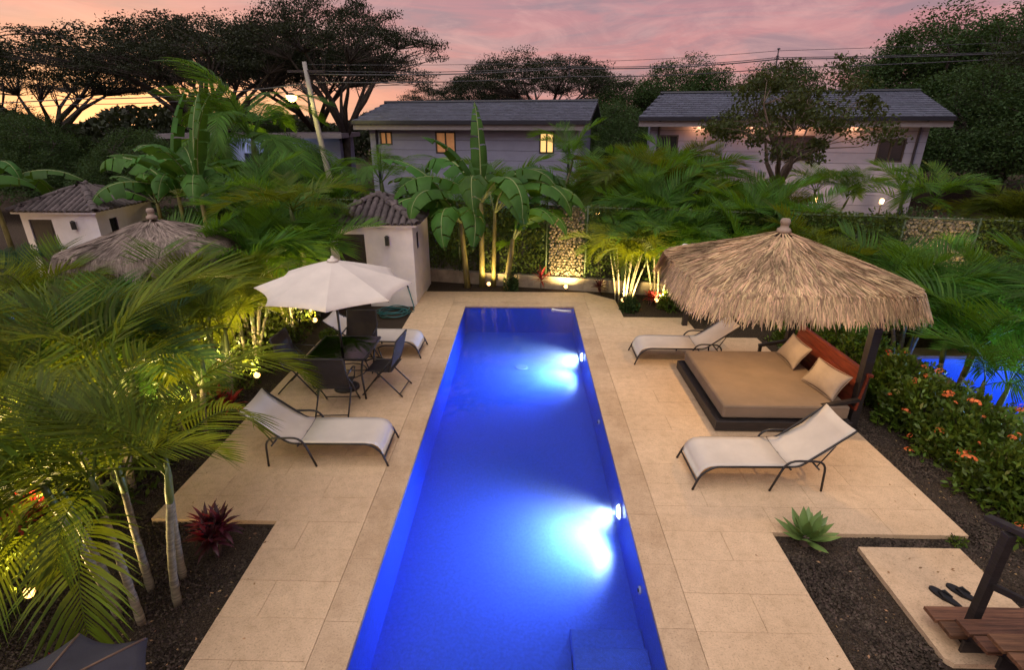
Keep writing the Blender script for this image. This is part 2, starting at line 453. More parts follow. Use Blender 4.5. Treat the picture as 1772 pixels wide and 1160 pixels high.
def glass_mat(name, col, rough=.03):
    m = bpy.data.materials.new(name); m.use_nodes = True
    t = m.node_tree; t.nodes.clear()
    out = N(t, 'ShaderNodeOutputMaterial')
    tr = N(t, 'ShaderNodeBsdfTransparent', inp={'Color': (*col, 1)})
    gs = N(t, 'ShaderNodeBsdfGlossy', inp={'Roughness': rough})
    fr = N(t, 'ShaderNodeFresnel', inp={'IOR': 1.5})
    mx = N(t, 'ShaderNodeMixShader')
    t.links.new(fr.outputs[0], mx.inputs[0]); t.links.new(tr.outputs[0], mx.inputs[1]); t.links.new(gs.outputs[0], mx.inputs[2])
    t.links.new(mx.outputs[0], out.inputs['Surface'])
    return m
MT['glass'] = glass_mat('smoked_glass', (.42, .42, .44))

for k_ in ('lamp', 'lampw', 'street', 'lit', 'lit_dim'):
    MT[k_].cycles.emission_sampling = 'NONE'
def lamp(name, kind, loc, energy, col, parent=None, size=.05, spot=None, blend=.6, aim=None):
    l = bpy.data.lights.new(name, kind)
    l.energy = energy
    l.color = col
    l.shadow_soft_size = size
    if kind == 'SPOT':
        l.spot_size = R(spot); l.spot_blend = blend
    o = bpy.data.objects.new(name, l)
    o.location = loc
    if aim is not None:
        o.rotation_euler = Vector(aim).to_track_quat('-Z', 'Y').to_euler()
    if parent: o.parent = parent
    COL.objects.link(o)
    return o

# ================================================================== SETTING: ground, patio, pool
PX0, PX1, PY0, PY1 = -1.38, 1.16, 1.9, 11.87
ZS = -.055      # soil level; the patio top is z = 0
NPR = (7.15, 10.6, 2.0, 9.2)      # neighbour's pool on the right
NPL = (-13.2, -9.75, 4.0, 11.5)   # neighbour's pool on the left
def sheet_with_holes(x0, x1, y0, y1, holes, z, extra=()):
    xs = sorted({x0, x1, *[h[0] for h in holes], *[h[1] for h in holes], *extra})
    ys = sorted({y0, y1, *[h[2] for h in holes], *[h[3] for h in holes], *extra})
    b = MB()
    for i in range(len(xs) - 1):
        for j in range(len(ys) - 1):
            mx, my = (xs[i] + xs[i + 1]) / 2, (ys[j] + ys[j + 1]) / 2
            if any(h[0] < mx < h[1] and h[2] < my < h[3] for h in holes): continue
            b.add([(xs[i], ys[j], z), (xs[i + 1], ys[j], z), (xs[i + 1], ys[j + 1], z), (xs[i], ys[j + 1], z)], [(0, 1, 2, 3)])
    return b
g = sheet_with_holes(-400, 400, -60, 900, [(PX0 - .02, PX1 + .02, PY0 - .02, PY1 + .02), NPR, NPL], ZS, (-30, 30, 60))
tag(g.obj('ground', MT['ground']), kind='structure')

patio = tag(empty('patio'), kind='structure')
rects = [(-2.65, -1.70, 1.5, 4.55), (-4.03, -1.70, 4.55, 10.0), (-2.55, -1.70, 10.0, 13.0),
         (-1.70, 1.48, 12.2, 13.0),
         (1.48, 2.62, 1.5, 4.5), (1.48, 4.65, 4.5, 10.0), (1.48, 3.55, 10.0, 11.17), (1.48, 2.2, 11.17, 12.4), (3.55, 3.85, 10.0, 10.45)]
gb = MB()
for x0, x1, y0, y1 in rects: gb.box(x0 + .004, x1 - .004, y0 + .004, y1 - .004, ZS - .05, -.008)
gb.prism([(1.484, 12.396), (2.196, 12.396), (1.56, 12.996), (1.484, 12.996)], ZS - .05, -.008)
gb.obj('bedding', MT['grout'], patio)
slab_meshes = {}
def slab(cx, cy, w, d, m, key, parent, nm):
    k = (round(w, 3), round(d, 3), key)
    if k not in slab_meshes:
        slab_meshes[k] = MB().box(-w / 2, w / 2, -d / 2, d / 2, -.05, 0, .0012).mesh(nm, MT[m])
    put(nm, slab_meshes[k], parent, (cx, cy, random.uniform(-.0012, .0012)), (random.uniform(-.001, .001), random.uniform(-.001, .001), 0))
TW, TD, GAP = 1.20, .40, .003
for ri, (x0, x1, y0, y1) in enumerate(rects):
    oy = 4.5 if x0 > 0 else 4.55
    j0 = math.floor((y0 - oy) / TD - 1e-6); j1 = math.ceil((y1 - oy) / TD + 1e-6)
    ox = -1.70 if x0 < 0 else 1.48
    for j in range(j0, j1):
        a = max(y0, oy + j * TD); b = min(y1, oy + (j + 1) * TD)
        if b - a < .03: continue
        off = .6 if j % 2 else 0.0
        i0 = math.floor((x0 - ox - off) / TW - 1e-6); i1 = math.ceil((x1 - ox - off) / TW + 1e-6)
        for i in range(i0, i1):
            c = max(x0, ox + off + i * TW); d = min(x1, ox + off + (i + 1) * TW)
            if d - c < .03: continue
            slab((c + d) / 2, (a + b) / 2, d - c - GAP, b - a - GAP, 'slab', 's', patio, 'paving_slab')
MB().prism([(1.483, 12.404), (2.19, 12.404), (1.85, 12.72), (1.483, 12.72)], -.05, 0).obj('paving_slab', MT['slab'], patio)
MB().prism([(1.483, 12.726), (1.845, 12.726), (1.56, 12.996), (1.483, 12.996)], -.05, 0).obj('paving_slab', MT['slab'], patio)

# ---- swimming pool
pool = tag(empty('swimming_pool'), kind='structure')
DEPTH = -.66
b = MB()
b.add([(PX0, PY0, DEPTH), (PX1, PY0, DEPTH), (PX1, PY1, DEPTH), (PX0, PY1, DEPTH)], [(0, 1, 2, 3)])
b.obj('pool_floor', MT['tile_blue'], pool)
W = .25
for (x0, x1, y0, y1) in ((PX0 - W, PX0, PY0 - W, PY1 + W), (PX1, PX1 + W, PY0 - W, PY1 + W), (PX0, PX1, PY1, PY1 + W), (PX0, PX1, PY0 - W, PY0)):
    MB().box(x0, x1, y0, y1, DEPTH - .1, -.051).obj('pool_wall', MT['tile_blue'], pool)
for k in range(3):       # submerged corner steps
    MB().box(.47, PX1 - .002, PY0 + .002, 3.25 + .26 * k, DEPTH + .003, -.40 - .08 * k, .012).obj('pool_step', MT['tile_blue'], pool)
cw = .319
n = 14
for side in (0, 1):
    x = PX0 - cw / 2 + .002 if side == 0 else PX1 + cw / 2 - .002
    L = (PY1 - PY0 + .0) / n
    for k in range(n):
        slab(x, PY0 + L * (k + .5), cw, L - GAP, 'coping', 'c', pool, 'coping_stone')
L = (PX1 - PX0 + 2 * cw) / 5
for k in range(5):
    slab(PX0 - cw + L * (k + .5), PY1 + cw / 2 - .008, L - GAP, cw, 'coping', 'c', pool, 'coping_stone')
w = MB().box(PX0 - .01, PX1 + .01, PY0 - .01, PY1 + .01, DEPTH - .05, -.022)
tag(w.obj('pool_water', MT['water']), kind='structure')
def pool_light(y, z, name_label, energy):
    e = empty('pool_light', (PX1 - .001, y, z), label=name_label, cat='pool light', group='underwater pool lights')
    m = MB()
    m.tube([(0, 0, 0), (-.02, 0, 0)], .095, 20)
    m.obj('bezel', MT['white'], e)
    MB().tube([(-.021, 0, 0), (-.034, 0, 0)], [.075, .065], 20).obj('lens', MT['lampw'], e)
    lamp('pool_spot', 'SPOT', (-.07, 0, 0), energy, (.76, .92, 1.0), e, .07, 122, 1.0, (-1, -.25, -.50))
pool_light(5.12, -.28, 'bright round pool light on the right wall nearest the viewer', 800)
pool_light(9.60, -.28, 'bright round pool light on the right wall at the far end', 1150)
for (x, y, z, nm) in ((PX1 - .006, 3.95, -.25, 'nearest the submerged steps'), (PX1 - .006, 7.1, -.25, 'midway along the pool')):
    e = empty('return_jet', (x, y, z), label='small white return jet in the right pool wall ' + nm, cat='pool fitting')
    MB().tube([(0.004, 0, 0), (-.012, 0, 0)], .04, 14).obj('flange', MT['white'], e)
    MB().tube([(-.012, 0, 0), (-.022, 0, 0)], .018, 10).obj('nozzle', MT['black'], e)
e = empty('floor_drain', (-.05, 9.9, DEPTH), label='round pale drain cover on the deep blue pool floor', cat='drain')
MB().lathe([(.13, .002), (.13, .012), (.11, .02)], 20).obj('cover', MT['drain'], e)
e = empty('skimmer_hose', (.80, 11.66, -.07), label='short white hose floating at the far right pool corner', cat='hose')
MB().tube(arc([(-.14, .1, .02), (-.02, .03, .03), (.10, -.02, .03), (.28, .0, .02)], 4, .08), .032, 8).obj('tube', MT['white'], e, True)
MB().tube([(-.15, .105, .02), (-.11, .08, .022)], .042, 10).obj('cuff', MT['white'], e)

# ---- neighbours' pools seen through the plants
def side_pool(h, nm, lx, ly, lz, aim, en):
    x0, x1, y0, y1 = h
    p = tag(empty(nm), kind='structure')
    MB().box(x0 - .1, x1 + .1, y0 - .1, y1 + .1, -1.1, -1.0).obj('pool_floor', MT['tile_pale'], p)
    for (a, b_, c, d) in ((x0 - .35, x0, y0 - .35, y1 + .35), (x1, x1 + .35, y0 - .35, y1 + .35), (x0, x1, y1, y1 + .35), (x0, x1, y0 - .35, y0)):
        MB().box(a, b_, c, d, -1.0, -.06).obj('pool_wall', MT['tile_pale'], p)
        MB().box(a - .02, b_ + .02, c - .02, d + .02, -.056, 0.0, .01).obj('coping_stone', MT['coping'], p)
    MB().box(x0 - .01, x1 + .01, y0 - .01, y1 + .01, -1.04, -.08).obj('water', MT['water'], p)
    lamp('neighbour_pool_spot', 'SPOT', (lx, ly, lz), en, (.55, .85, 1.0), p, .08, 170, .5, aim)
side_pool(NPR, 'neighbour_pool_right', NPR[1] - .1, 6.5, -.35, (-1, 0, -.3), 1500)
side_pool(NPL, 'neighbour_pool_left', NPL[0] + .1, 9.0, -.35, (1, 0, -.3), 300)

# ---- stone pad by the stair
pad = tag(empty('stepping_pad', (0, 0, 0)), kind='structure')
MB().prism([(3.41, 4.32), (3.40, 3.11), (3.45, 3.06), (4.42, 3.06), (4.42, 4.32)][::-1], ZS - .05, -.004).obj('pad_slab', MT['slab'], pad)

# ================================================================== FURNITURE
def make_lounger(loc, rz, label, top=.76):
    e = empty('sun_lounger', (*loc, 0), rz, label, 'sun lounger', 'sling sun loungers on the patio')
    hw = .31
    hx, tx = -.28, -.95
    for s in (-1, 1):
        y = s * hw
        pts = arc([(hx - .0, y, .315), (.58, y, .315), (.72, y, .20), (.69 + .10, y * 1.04, .005)], 5, .14)
        MB().tube(pts, .0135, 8).obj('side_rail', MT['dark_metal'], e, True)
        pts = arc([(-.70, y * 1.09, .005), (-.68, y * 1.09, .41), (-.24, y * 1.09, .42), (-.10, y * 1.09, .005)], 5, .13)
        MB().tube(pts, .0135, 8).obj('arm_hoop', MT['dark_metal'], e, True)
        pts = arc([(hx, y, .315), (hx - .13, y, .325), (tx + .05, y, top - .05), (tx, y, top)], 4, .12)
        MB().tube(pts, .0125, 8).obj('back_rail', MT['dark_metal'], e, True)
    MB().tube([(.745, -hw, .10), (.745, hw, .10)], .011, 6).obj('foot_bar', MT['dark_metal'], e, True)
    MB().tube([(-.30, -hw * 1.07, .295), (-.30, hw * 1.07, .295)], .012, 6).obj('hinge_bar', MT['dark_metal'], e, True)
    MB().tube([(-.62, -hw * 1.08, .30), (-.62, hw * 1.08, .30)], .012, 6).obj('rear_bar', MT['dark_metal'], e, True)
    for s in (-1, 1):
        MB().tube([(-.62, s * hw * .9, .30), (-.78, s * hw * .9, .58)], .008, 6).obj('back_strut', MT['dark_metal'], e, True)
    # slung fabric: a sagging sheet with thickness
    def sling(path, sag, nm):
        P = [Vector((x, 0, z)) for x, z in path]
        b = MB(); ny = 8
        for off in (0, -.006):
            for p in P:
                for j in range(ny + 1):
                    v = j / ny * 2 - 1
                    b.v.append((p.x, v * (hw - .004), p.z + off - sag * (1 - v * v)))
        nP = len(P); st = nP * (ny + 1)
        for i in range(nP - 1):
            for j in range(ny):
                a = i * (ny + 1) + j
                b.f.append((a, a + 1, a + ny + 2, a + ny + 1)); b.f.append((a + st, a + st + ny + 1, a + st + ny + 2, a + st + 1))
        for i in range(nP - 1):
            a = i * (ny + 1); c = a + ny
            b.f.append((a, a + ny + 1, a + ny + 1 + st, a + st)); b.f.append((c, c + st, c + ny + 1 + st, c + ny + 1))
        for i in (0, nP - 1):
            for j in range(ny):
                a = i * (ny + 1) + j
                b.f.append((a, a + st, a + 1 + st, a + 1))
        b.obj(nm, MT['sling'], e, True)
    sling([(-.285, .327), (0, .328), (.3, .329), (.52, .329), (.62, .318), (.68, .285), (.715, .235), (.74, .15)], .018, 'seat_sling')
    sling([(-.295, .327), (-.41, .338), (-.52, .40), (-.70, .535), (-.86, top - .09), (tx + .01, top + .006), (tx - .012, top - .012)], .022, 'back_sling')
    return e
make_lounger((-2.48, 5.87), R(1), 'beige sling sun lounger on the left side, nearest the viewer, clear of the table')
make_lounger((-2.66, 9.18), R(-1), 'beige sling sun lounger behind the dining table on the left', top=.70)
make_lounger((2.77, 5.52), R(181), 'beige sling sun lounger in front of the daybed on the right', top=.80)
make_lounger((2.76, 8.97), R(179), 'beige sling sun lounger beyond the daybed, half under the thatch')

def make_chair(loc, rz, label):
    e = empty('dining_chair', (*loc, 0), rz, label, 'chair', 'folding chairs round the glass table')
    hw = .255
    for s in (-1, 1):
        x = s * hw
        MB().tube([(x, .30, .012), (x, -.02, .42), (x, -.24, .67)], .012, 8).obj('leg', MT['dark_metal'], e, True)
        MB().tube(arc([(x * .92, -.34, .012), (x * .92, .06, .43), (x * .92, .22, .445)], 3, .06), .012, 8).obj('leg', MT['dark_metal'], e, True)
        MB().tube(arc([(x, -.16, .44), (x, -.22, .60), (x, -.31, .95)], 3, .08), .0125, 8).obj('back_post', MT['dark_metal'], e, True)
        MB().tube(arc([(x * 1.03, -.225, .66), (x * 1.03, .10, .655), (x * 1.03, .20, .60)], 3, .08), .012, 8).obj('arm', MT['dark_metal'], e, True)
        MB().tube([(x * 1.03, .19, .61), (x * 1.0, .14, .44)], .009, 6).obj('arm_strut', MT['dark_metal'], e, True)
    MB().tube([(-hw, .27, .06), (hw, .27, .06)], .009, 6).obj('stretcher', MT['dark_metal'], e, True)
    MB().tube([(-hw * .92, -.30, .06), (hw * .92, -.30, .06)], .009, 6).obj('stretcher', MT['dark_metal'], e, True)
    MB().tube([(-hw, -.312, .95), (hw, -.312, .95)], .0125, 8).obj('top_rail', MT['dark_metal'], e, True)
    b = MB()
    P = [(-.20, .445), (-.1, .432), (.05, .43), (.17, .438), (.22, .43)]
    for i in range(len(P) - 1):
        (a, za), (c, zc) = P[i], P[i + 1]
        b.add([(-hw + .01, a, za), (hw - .01, a, za), (hw - .01, c, zc), (-hw + .01, c, zc), (-hw + .01, a, za - .008), (hw - .01, a, za - .008), (hw - .01, c, zc - .008), (-hw + .01, c, zc - .008)],
              [(0, 1, 2, 3), (7, 6, 5, 4), (0, 4, 5, 1), (2, 6, 7, 3), (1, 5, 6, 2), (3, 7, 4, 0)])
    b.obj('seat', MT['black_sling'], e)
    b = MB()
    P = [(-.185, .50), (-.225, .62), (-.27, .78), (-.312, .945)]
    for i in range(len(P) - 1):
        (a, za), (c, zc) = P[i], P[i + 1]
        q = [(-hw + .006, a + .008, za), (hw - .006, a + .008, za), (hw - .006, c + .008, zc), (-hw + .006, c + .008, zc)]
        b.add(q + [(x, y - .014, z) for x, y, z in q], [(0, 1, 2, 3), (7, 6, 5, 4), (0, 4, 5, 1), (2, 6, 7, 3), (1, 5, 6, 2), (3, 7, 4, 0)])
    b.obj('backrest', MT['black_sling'], e)
make_chair((-2.78, 6.98), R(3), 'dark folding chair with its back to the viewer, in front of the glass table')
make_chair((-2.20, 7.62), R(84), 'dark folding chair on the pool side of the glass table, seen edge on')
make_chair((-2.84, 8.46), R(181), 'dark folding chair at the far side of the glass table, facing the viewer')
make_chair((-3.52, 7.62), R(-92), 'dark folding chair at the garden side of the table, half behind palm leaves')

def make_table():
    e = empty('dining_table', (-2.82, 7.66, 0), 0, 'square glass dining table with dark metal frame under the cream umbrella', 'table')
    s = .44
    MB().box(-s, s, -s, s, .715, .723, .002).obj('glass_top', MT['glass'], e)
    b = MB()
    for a, c in (((-s - .01, -s - .01), (s + .01, -s - .01)), ((s + .01, -s - .01), (s + .01, s + .01)), ((s + .01, s + .01), (-s - .01, s + .01)), ((-s - .01, s + .01), (-s - .01, -s - .01))):
        b.bar((*a, .707), (*c, .707), .03, .03)
    b.obj('top_frame', MT['dark_metal'], e)
    for sx in (-1, 1):
        for sy in (-1, 1):
            MB().tube(arc([(sx * .40, sy * .40, .70), (sx * .33, sy * .33, .42), (sx * .38, sy * .38, .008)], 4, .15), .016, 8).obj('leg', MT['dark_metal'], e, True)
    MB().tube([(.30 * math.cos(a), .30 * math.sin(a), .30) for a in [k * math.pi / 8 for k in range(17)]], .009, 6).obj('ring_stretcher', MT['dark_metal'], e, True)
make_table()

def make_umbrella(loc, rz, R0, zr, za, m_c, m_p, label, panels=8, tilt=(0, 0, 0), cap=True, piping=None):
    e = empty('patio_umbrella', loc, rz, label, 'umbrella')
    MB().tube([(0, 0, .02), (0, 0, za - .02)], .019, 10).obj('pole', MT['dark_metal'], e, True)
    MB().lathe([(.20, 0), (.20, .03), (.17, .05), (.05, .06), (.03, .16)], 20).obj('base', MT['dark_metal'], e)
    top = empty('canopy', (0, 0, 0)); top.parent = e
    top.rotation_euler = tilt
    nr, na = 8, 8
    for p in range(panels):
        b = MB(); a0 = 2 * math.pi * p / panels; a1 = 2 * math.pi * (p + 1) / panels
        for off in (0, -.006):
            for i in range(nr + 1):
                t = .06 + .94 * i / nr
                for j in range(na + 1):
                    s = j / na
                    u = Vector((math.cos(a0), math.sin(a0), 0)) * (1 - s) + Vector((math.cos(a1), math.sin(a1), 0)) * s
                    hang = 4 * s * (1 - s)
                    rr = R0 * t * (1 - .085 * hang * t * t)
                    z = za - (za - zr) * (t ** 1.12) - .055 * hang * t * t * (1.3 - t)
                    if i == nr: z -= .0
                    b.v.append((u.x * rr, u.y * rr, z + off))
        st = (nr + 1) * (na + 1)
        for i in range(nr):
            for j in range(na):
                a = i * (na + 1) + j
                b.f.append((a, a + na + 1, a + na + 2, a + 1)); b.f.append((a + st, a + st + 1, a + st + na + 2, a + st + na + 1))
        for j in range(na):
            a = nr * (na + 1) + j
            b.f.append((a, a + st, a + st + 1, a + 1))
        b.obj('canopy_panel', MT[m_c], top, True)
        d = Vector((math.cos(a0), math.sin(a0), 0))
        pts = [(d.x * R0 * t, d.y * R0 * t, za - (za - zr) * t ** 1.12 - .022) for t in (.05, .3, .6, .985)]
        MB().tube(pts, .008, 6).obj('rib', MT[m_p], top, True)
        st_ = [(d.x * .03, d.y * .03, za - .42), (d.x * R0 * .5, d.y * R0 * .5, za - (za - zr) * .5 ** 1.12 - .03)]
        MB().tube(st_, .006, 6).obj('strut', MT[m_p], top, True)
        if piping:
            pts = [(d.x * R0 * t, d.y * R0 * t, za - (za - zr) * t ** 1.12 + .002) for t in (.08, .3, .6, .98)]
            MB().tube(pts, .007, 5).obj('seam', MT[piping], top, True)
    MB().lathe([(.085, za - .012), (.07, za + .012), (.03, za + .03), (.024, za + .055), (.008, za + .065)], 14).obj('cap', MT[m_c], top, True)
    return e
make_umbrella((-2.86, 7.66, 0), R(12), 1.14, 1.75, 2.13, 'canvas', 'dark_metal', 'open cream patio umbrella over the glass dining table', tilt=(R(2), R(1), 0))
make_umbrella((-2.56, 1.80, -.05), R(20), .58, 1.08, 1.27, 'canvas_dark', 'dark_metal', 'dark charcoal umbrella top cut off at the bottom left corner', piping='piping')

# ---- daybed under the palapa
db = empty('daybed', (0, 0, 0), 0, 'low black platform daybed with taupe mattress and red wood headboard', 'daybed')
bx0, bx1, by0, by1 = 2.66, 4.52, 6.46, 8.50
for a, c in (((bx0, by0), (bx1, by0)), ((bx0, by1), (bx1, by1)), ((bx0, by0), (bx0, by1)), ((bx1, by0), (bx1, by1))):
    if a[1] == c[1]:
        s = 1 if a[1] == by0 else -1
        MB().box(a[0], c[0], min(a[1], a[1] + s * .07), max(a[1], a[1] + s * .07), .03, .17, .006).obj('frame_rail', MT['black_wood'], db)
    else:
        s = 1 if a[0] == bx0 else -1
        MB().box(min(a[0], a[0] + s * .07), max(a[0], a[0] + s * .07), a[1] + .072, c[1] - .072, .03, .168, .006).obj('frame_rail', MT['black_wood'], db)
MB().box(bx0 + .075, bx1 - .075, by0 + .075, by1 - .075, .10, .155).obj('platform', MT['black_wood'], db)
for x in (bx0 + .1, bx1 - .1):
    for y in (by0 + .1, by1 - .1):
        MB().box(x - .04, x + .04, y - .04, y + .04, 0, .10).obj('foot', MT['black_wood'], db)
def cushion(sx, sy, sz, puff, seg=12, rad=.05, nm='c', m='mattress'):
    bm = bmesh.new()
    bmesh.ops.create_grid(bm, x_segments=seg, y_segments=seg, size=1)
    pts = []
    b = MB()
    for sgn in (1, -1):
        for i in range(seg + 1):
            for j in range(seg + 1):
                u = i / seg * 2 - 1; v = j / seg * 2 - 1
                e = max(abs(u), abs(v))
                k = (1 - abs(u) ** puff[1]) * (1 - abs(v) ** puff[1])
                z = sgn * (sz * (1 - puff[0]) + sz * puff[0] * k)
                wob = .004 * math.sin(i * 1.7 + j * 2.3)
                b.v.append((u * sx * (1 - puff[2] * (1 - abs(v) ** 2) * abs(u) ** 4), v * sy * (1 - puff[2] * (1 - abs(u) ** 2) * abs(v) ** 4), z + wob * k))
    st = (seg + 1) ** 2
    for i in range(seg):
        for j in range(seg):
            a = i * (seg + 1) + j
            b.f.append((a, a + seg + 1, a + seg + 2, a + 1)); b.f.append((a + st, a + 1 + st, a + seg + 2 + st, a + seg + 1 + st))
    for k in range(seg):
        for (a, c) in ((k, k + 1), ((seg) * (seg + 1) + k + 1, (seg) * (seg + 1) + k)):
            b.f.append((a, c, c + st, a + st))
        for (a, c) in (((k + 1) * (seg + 1), k * (seg + 1)), (k * (seg + 1) + seg, (k + 1) * (seg + 1) + seg)):
            b.f.append((a, c, c + st, a + st))
    bm.free()
    return b
mt = MB().box(bx0 + .10, bx1 - .03, by0 + .075, by1 - .03, .172, .375)
mo = mt.obj('mattress', MT['mattress'], db)
bv = mo.modifiers.new('soft', 'BEVEL'); bv.width = .035; bv.segments = 4
MB().tube(arc([(bx0 + .105, by0 + .078, .35), (bx1 - .035, by0 + .078, .35), (bx1 - .035, by1 - .033, .35), (bx0 + .105, by1 - .033, .35), (bx0 + .105, by0 + .078, .35)], 3, .04), .007, 6).obj('piping', MT['mattress'], mo, True)
hb = empty('headboard', (bx1 + .02, (by0 + by1) / 2 + .06, 0)); hb.parent = db
hb.rotation_euler = (0, R(6), 0)
for k in range(4):
    MB().box(0, .03, -.96, .96, .30 + k * .13, .30 + (k + 1) * .13 - .006, .003).obj('headboard_plank', MT['redwood'], hb)
MB().box(-.012, .06, -.99, .99, .825, .865, .006).obj('top_rail', MT['redwood'], hb)
for y in (by0 + .13, by1 + .24):
    MB().bar((4.12, y, .36), (4.60, y, .46), .06, .045).obj('arm_rest', MT['black_wood'], db)
    MB().bar((4.15, y, .16), (4.15, y, .35), .045, .045).obj('arm_post', MT['black_wood'], db)
for (y, lab, rz) in ((7.02, 'linen pillow leaning on the headboard at the near end of the daybed', .16), (8.02, 'linen pillow leaning on the headboard at the far end of the daybed', -.05)):
    e = empty('pillow', (4.35, y, .38), rz, lab, 'pillow', 'pillows on the daybed')
    p = cushion(.20, .34, .075, (.85, 2.2, .12)).obj('cover', MT['pillow'], e, True)
    p.location = (0, 0, .19); p.rotation_euler = (0, R(-58), 0)
    MB().tube([(.205 * a, .345 * c, 0) for a, c in ((-1, -1), (-.93, 0), (-1, 1), (0, .93), (1, 1), (.93, 0), (1, -1), (0, -.93), (-1, -1))], .005, 5).obj('seam', MT['pillow'], p, True)

# ---- thatched palapa
def thatch_roof(e, half, ze, za, m, n_str, seed, capm='cap'):
    rg = random.Random(seed)
    def rad(th, t):
        p = 2.0 + 3.2 * t
        return half / ((abs(math.cos(th)) ** p + abs(math.sin(th)) ** p) ** (1 / p))
    def surf(th, t):
        r = rad(th, min(t, 1)) * t
        z = za - (za - ze) * (t ** .94) - .10 * max(0, t - .8) ** 1.5
        return Vector((r * math.cos(th), r * math.sin(th), z))
    b = MB(); na, nr = 48, 8
    for i in range(nr + 1):
        for k in range(na):
            v = surf(2 * math.pi * k / na, .02 + .96 * i / nr); b.v.append((v.x, v.y, v.z - .03))
    for i in range(nr):
        for k in range(na):
            a = i * na + k; c = i * na + (k + 1) % na
            b.f.append((a, a + na, c + na, c))
    st = len(b.v)
    b.v += [(x, y, z - .05) for x, y, z in list(b.v)]
    for f in list(b.f): b.f.append(tuple(i + st for i in reversed(f)))
    b.obj('roof_deck', MT['thatch_base'], e)
    b = MB()
    for s in range(n_str):
        t0 = .03 + .95 * math.sqrt(rg.random())
        edge = s < n_str * .30
        if edge: t0 = rg.uniform(.83, .985)
        # courses of thatch
        t0 = min(.985, (math.floor(t0 * 8 + .5) / 8) * .70 + t0 * .30) if not edge else t0
        th = rg.uniform(0, 2 * math.pi)
        th = round(th * 22 + .35 * math.sin(t0 * 40)) / 22 * .42 + th * .58
        L = rg.uniform(.32, .50)
        dt = L / half * .80
        sw = rg.gauss(0, .036 / max(t0, .25))
        w = rg.uniform(.006, .0135)
        lift = rg.uniform(.0, .032)
        P = []
        for q in (0, .35, .7, 1.0):
            t = t0 + dt * q
            th2 = th + sw * q
            if t <= 1.0:
                v = surf(th2, t); v.z += .012 + lift * q + .02 * q * (1 - q)
            else:
                v = surf(th2, 1.0); d = (t - 1.0) * half
                o = Vector((math.cos(th2), math.sin(th2), 0))
                v += o * d * .42 + Vector((0, 0, -d * .92 + lift * q * .5))
            P.append(v)
        side = Vector((-math.sin(th), math.cos(th), rg.uniform(-.5, .5))).normalized()
        base = len(b.v)
        for i, v in enumerate(P):
            ww = w * (1.0, 1.0, .85, .25)[i]
            b.v.append(tuple(v - side * ww)); b.v.append(tuple(v + side * ww))
        for i in range(3):
            b.f.append((base + 2 * i, base + 2 * i + 1, base + 2 * i + 3, base + 2 * i + 2))
    b.obj('thatch', MT[m], e, kind='stuff')
    MB().lathe([(.10, za - .02), (.085, za + .03), (.055, za + .05), (.055, za + .09), (.065, za + .10), (.065, za + .14), (.05, za + .165), (.02, za + .17)], 14).obj('finial', MT[capm], e, True)
pal = empty('thatched_palapa', (3.55, 7.42, 0), 0, 'shaggy thatched palapa roof on black posts over the daybed', 'palapa')
thatch_roof(pal, 1.40, 2.08, 2.62, 'thatch', 19000, 3)
def post(p, x, y, h, s=.055, nm='post', m='black_wood'):
    MB().box(x - s, x + s, y - s, y + s, 0, h, .004).obj(nm, MT[m], p)
for y in (6.66, 8.76):
    post(pal, 4.63 - 3.55, y - 7.42, 2.1)
    MB().bar((4.63 - 3.55, y - 7.42, 2.06), (2.45 - 3.55, y - 7.42, 2.0), .07, .09).obj('cantilever_beam', MT['black_wood'], pal)
    MB().bar((4.63 - 3.55, y - 7.42, 1.55), (4.05 - 3.55, y - 7.42, 2.02), .05, .06).obj('brace', MT['black_wood'], pal)
for x in (4.63, 3.55, 2.6):
    MB().bar((x - 3.55, 6.1 - 7.42, 2.01 + .0), (x - 3.55, 8.9 - 7.42, 2.01), .06, .06).obj('purlin', MT['black_wood'], pal)
e = empty('pendant_lamp', (3.45, 7.42, 1.86), 0, 'small warm lamp hanging under the thatch above the daybed', 'lamp')
MB().tube([(0, 0, .05), (0, 0, .16)], .008, 6).obj('cord', MT['black'], e)
MB().lathe([(.03, .06), (.05, .04), (.06, .0)], 14).obj('shade', MT['black'], e, True)
MB().lathe([(.01, -.035), (.03, -.02), (.035, -.002)], 12).obj('bulb', MT['lamp'], e, True)
lamp('pendant_light', 'POINT', (0, 0, -.08), 105, (1.0, .62, .30), e, .06)

# ---- outdoor shower column
e = empty('outdoor_shower', (3.40, 10.70, 0), 0, 'black outdoor shower column behind the thatched palapa', 'shower')
MB().box(-.05, .05, -.05, .05, -.05, 1.75, .005).obj('column', MT['black_wood'], e)
MB().tube(arc([(-.04, 0, 1.70), (-.22, 0, 1.74), (-.26, 0, 1.66)], 4, .06), .012, 8).obj('arm', MT['white'], e, True)
MB().lathe([(.015, 1.66), (.05, 1.64), (.055, 1.63)], 14, (-.26, 0, 0)).obj('shower_head', MT['white'], e, True)
MB().lathe([(.02, 0), (.02, .04), (.03, .04), (.03, .06)], 10, (-.06, 0, 1.0)).obj('tap', MT['white'], e)

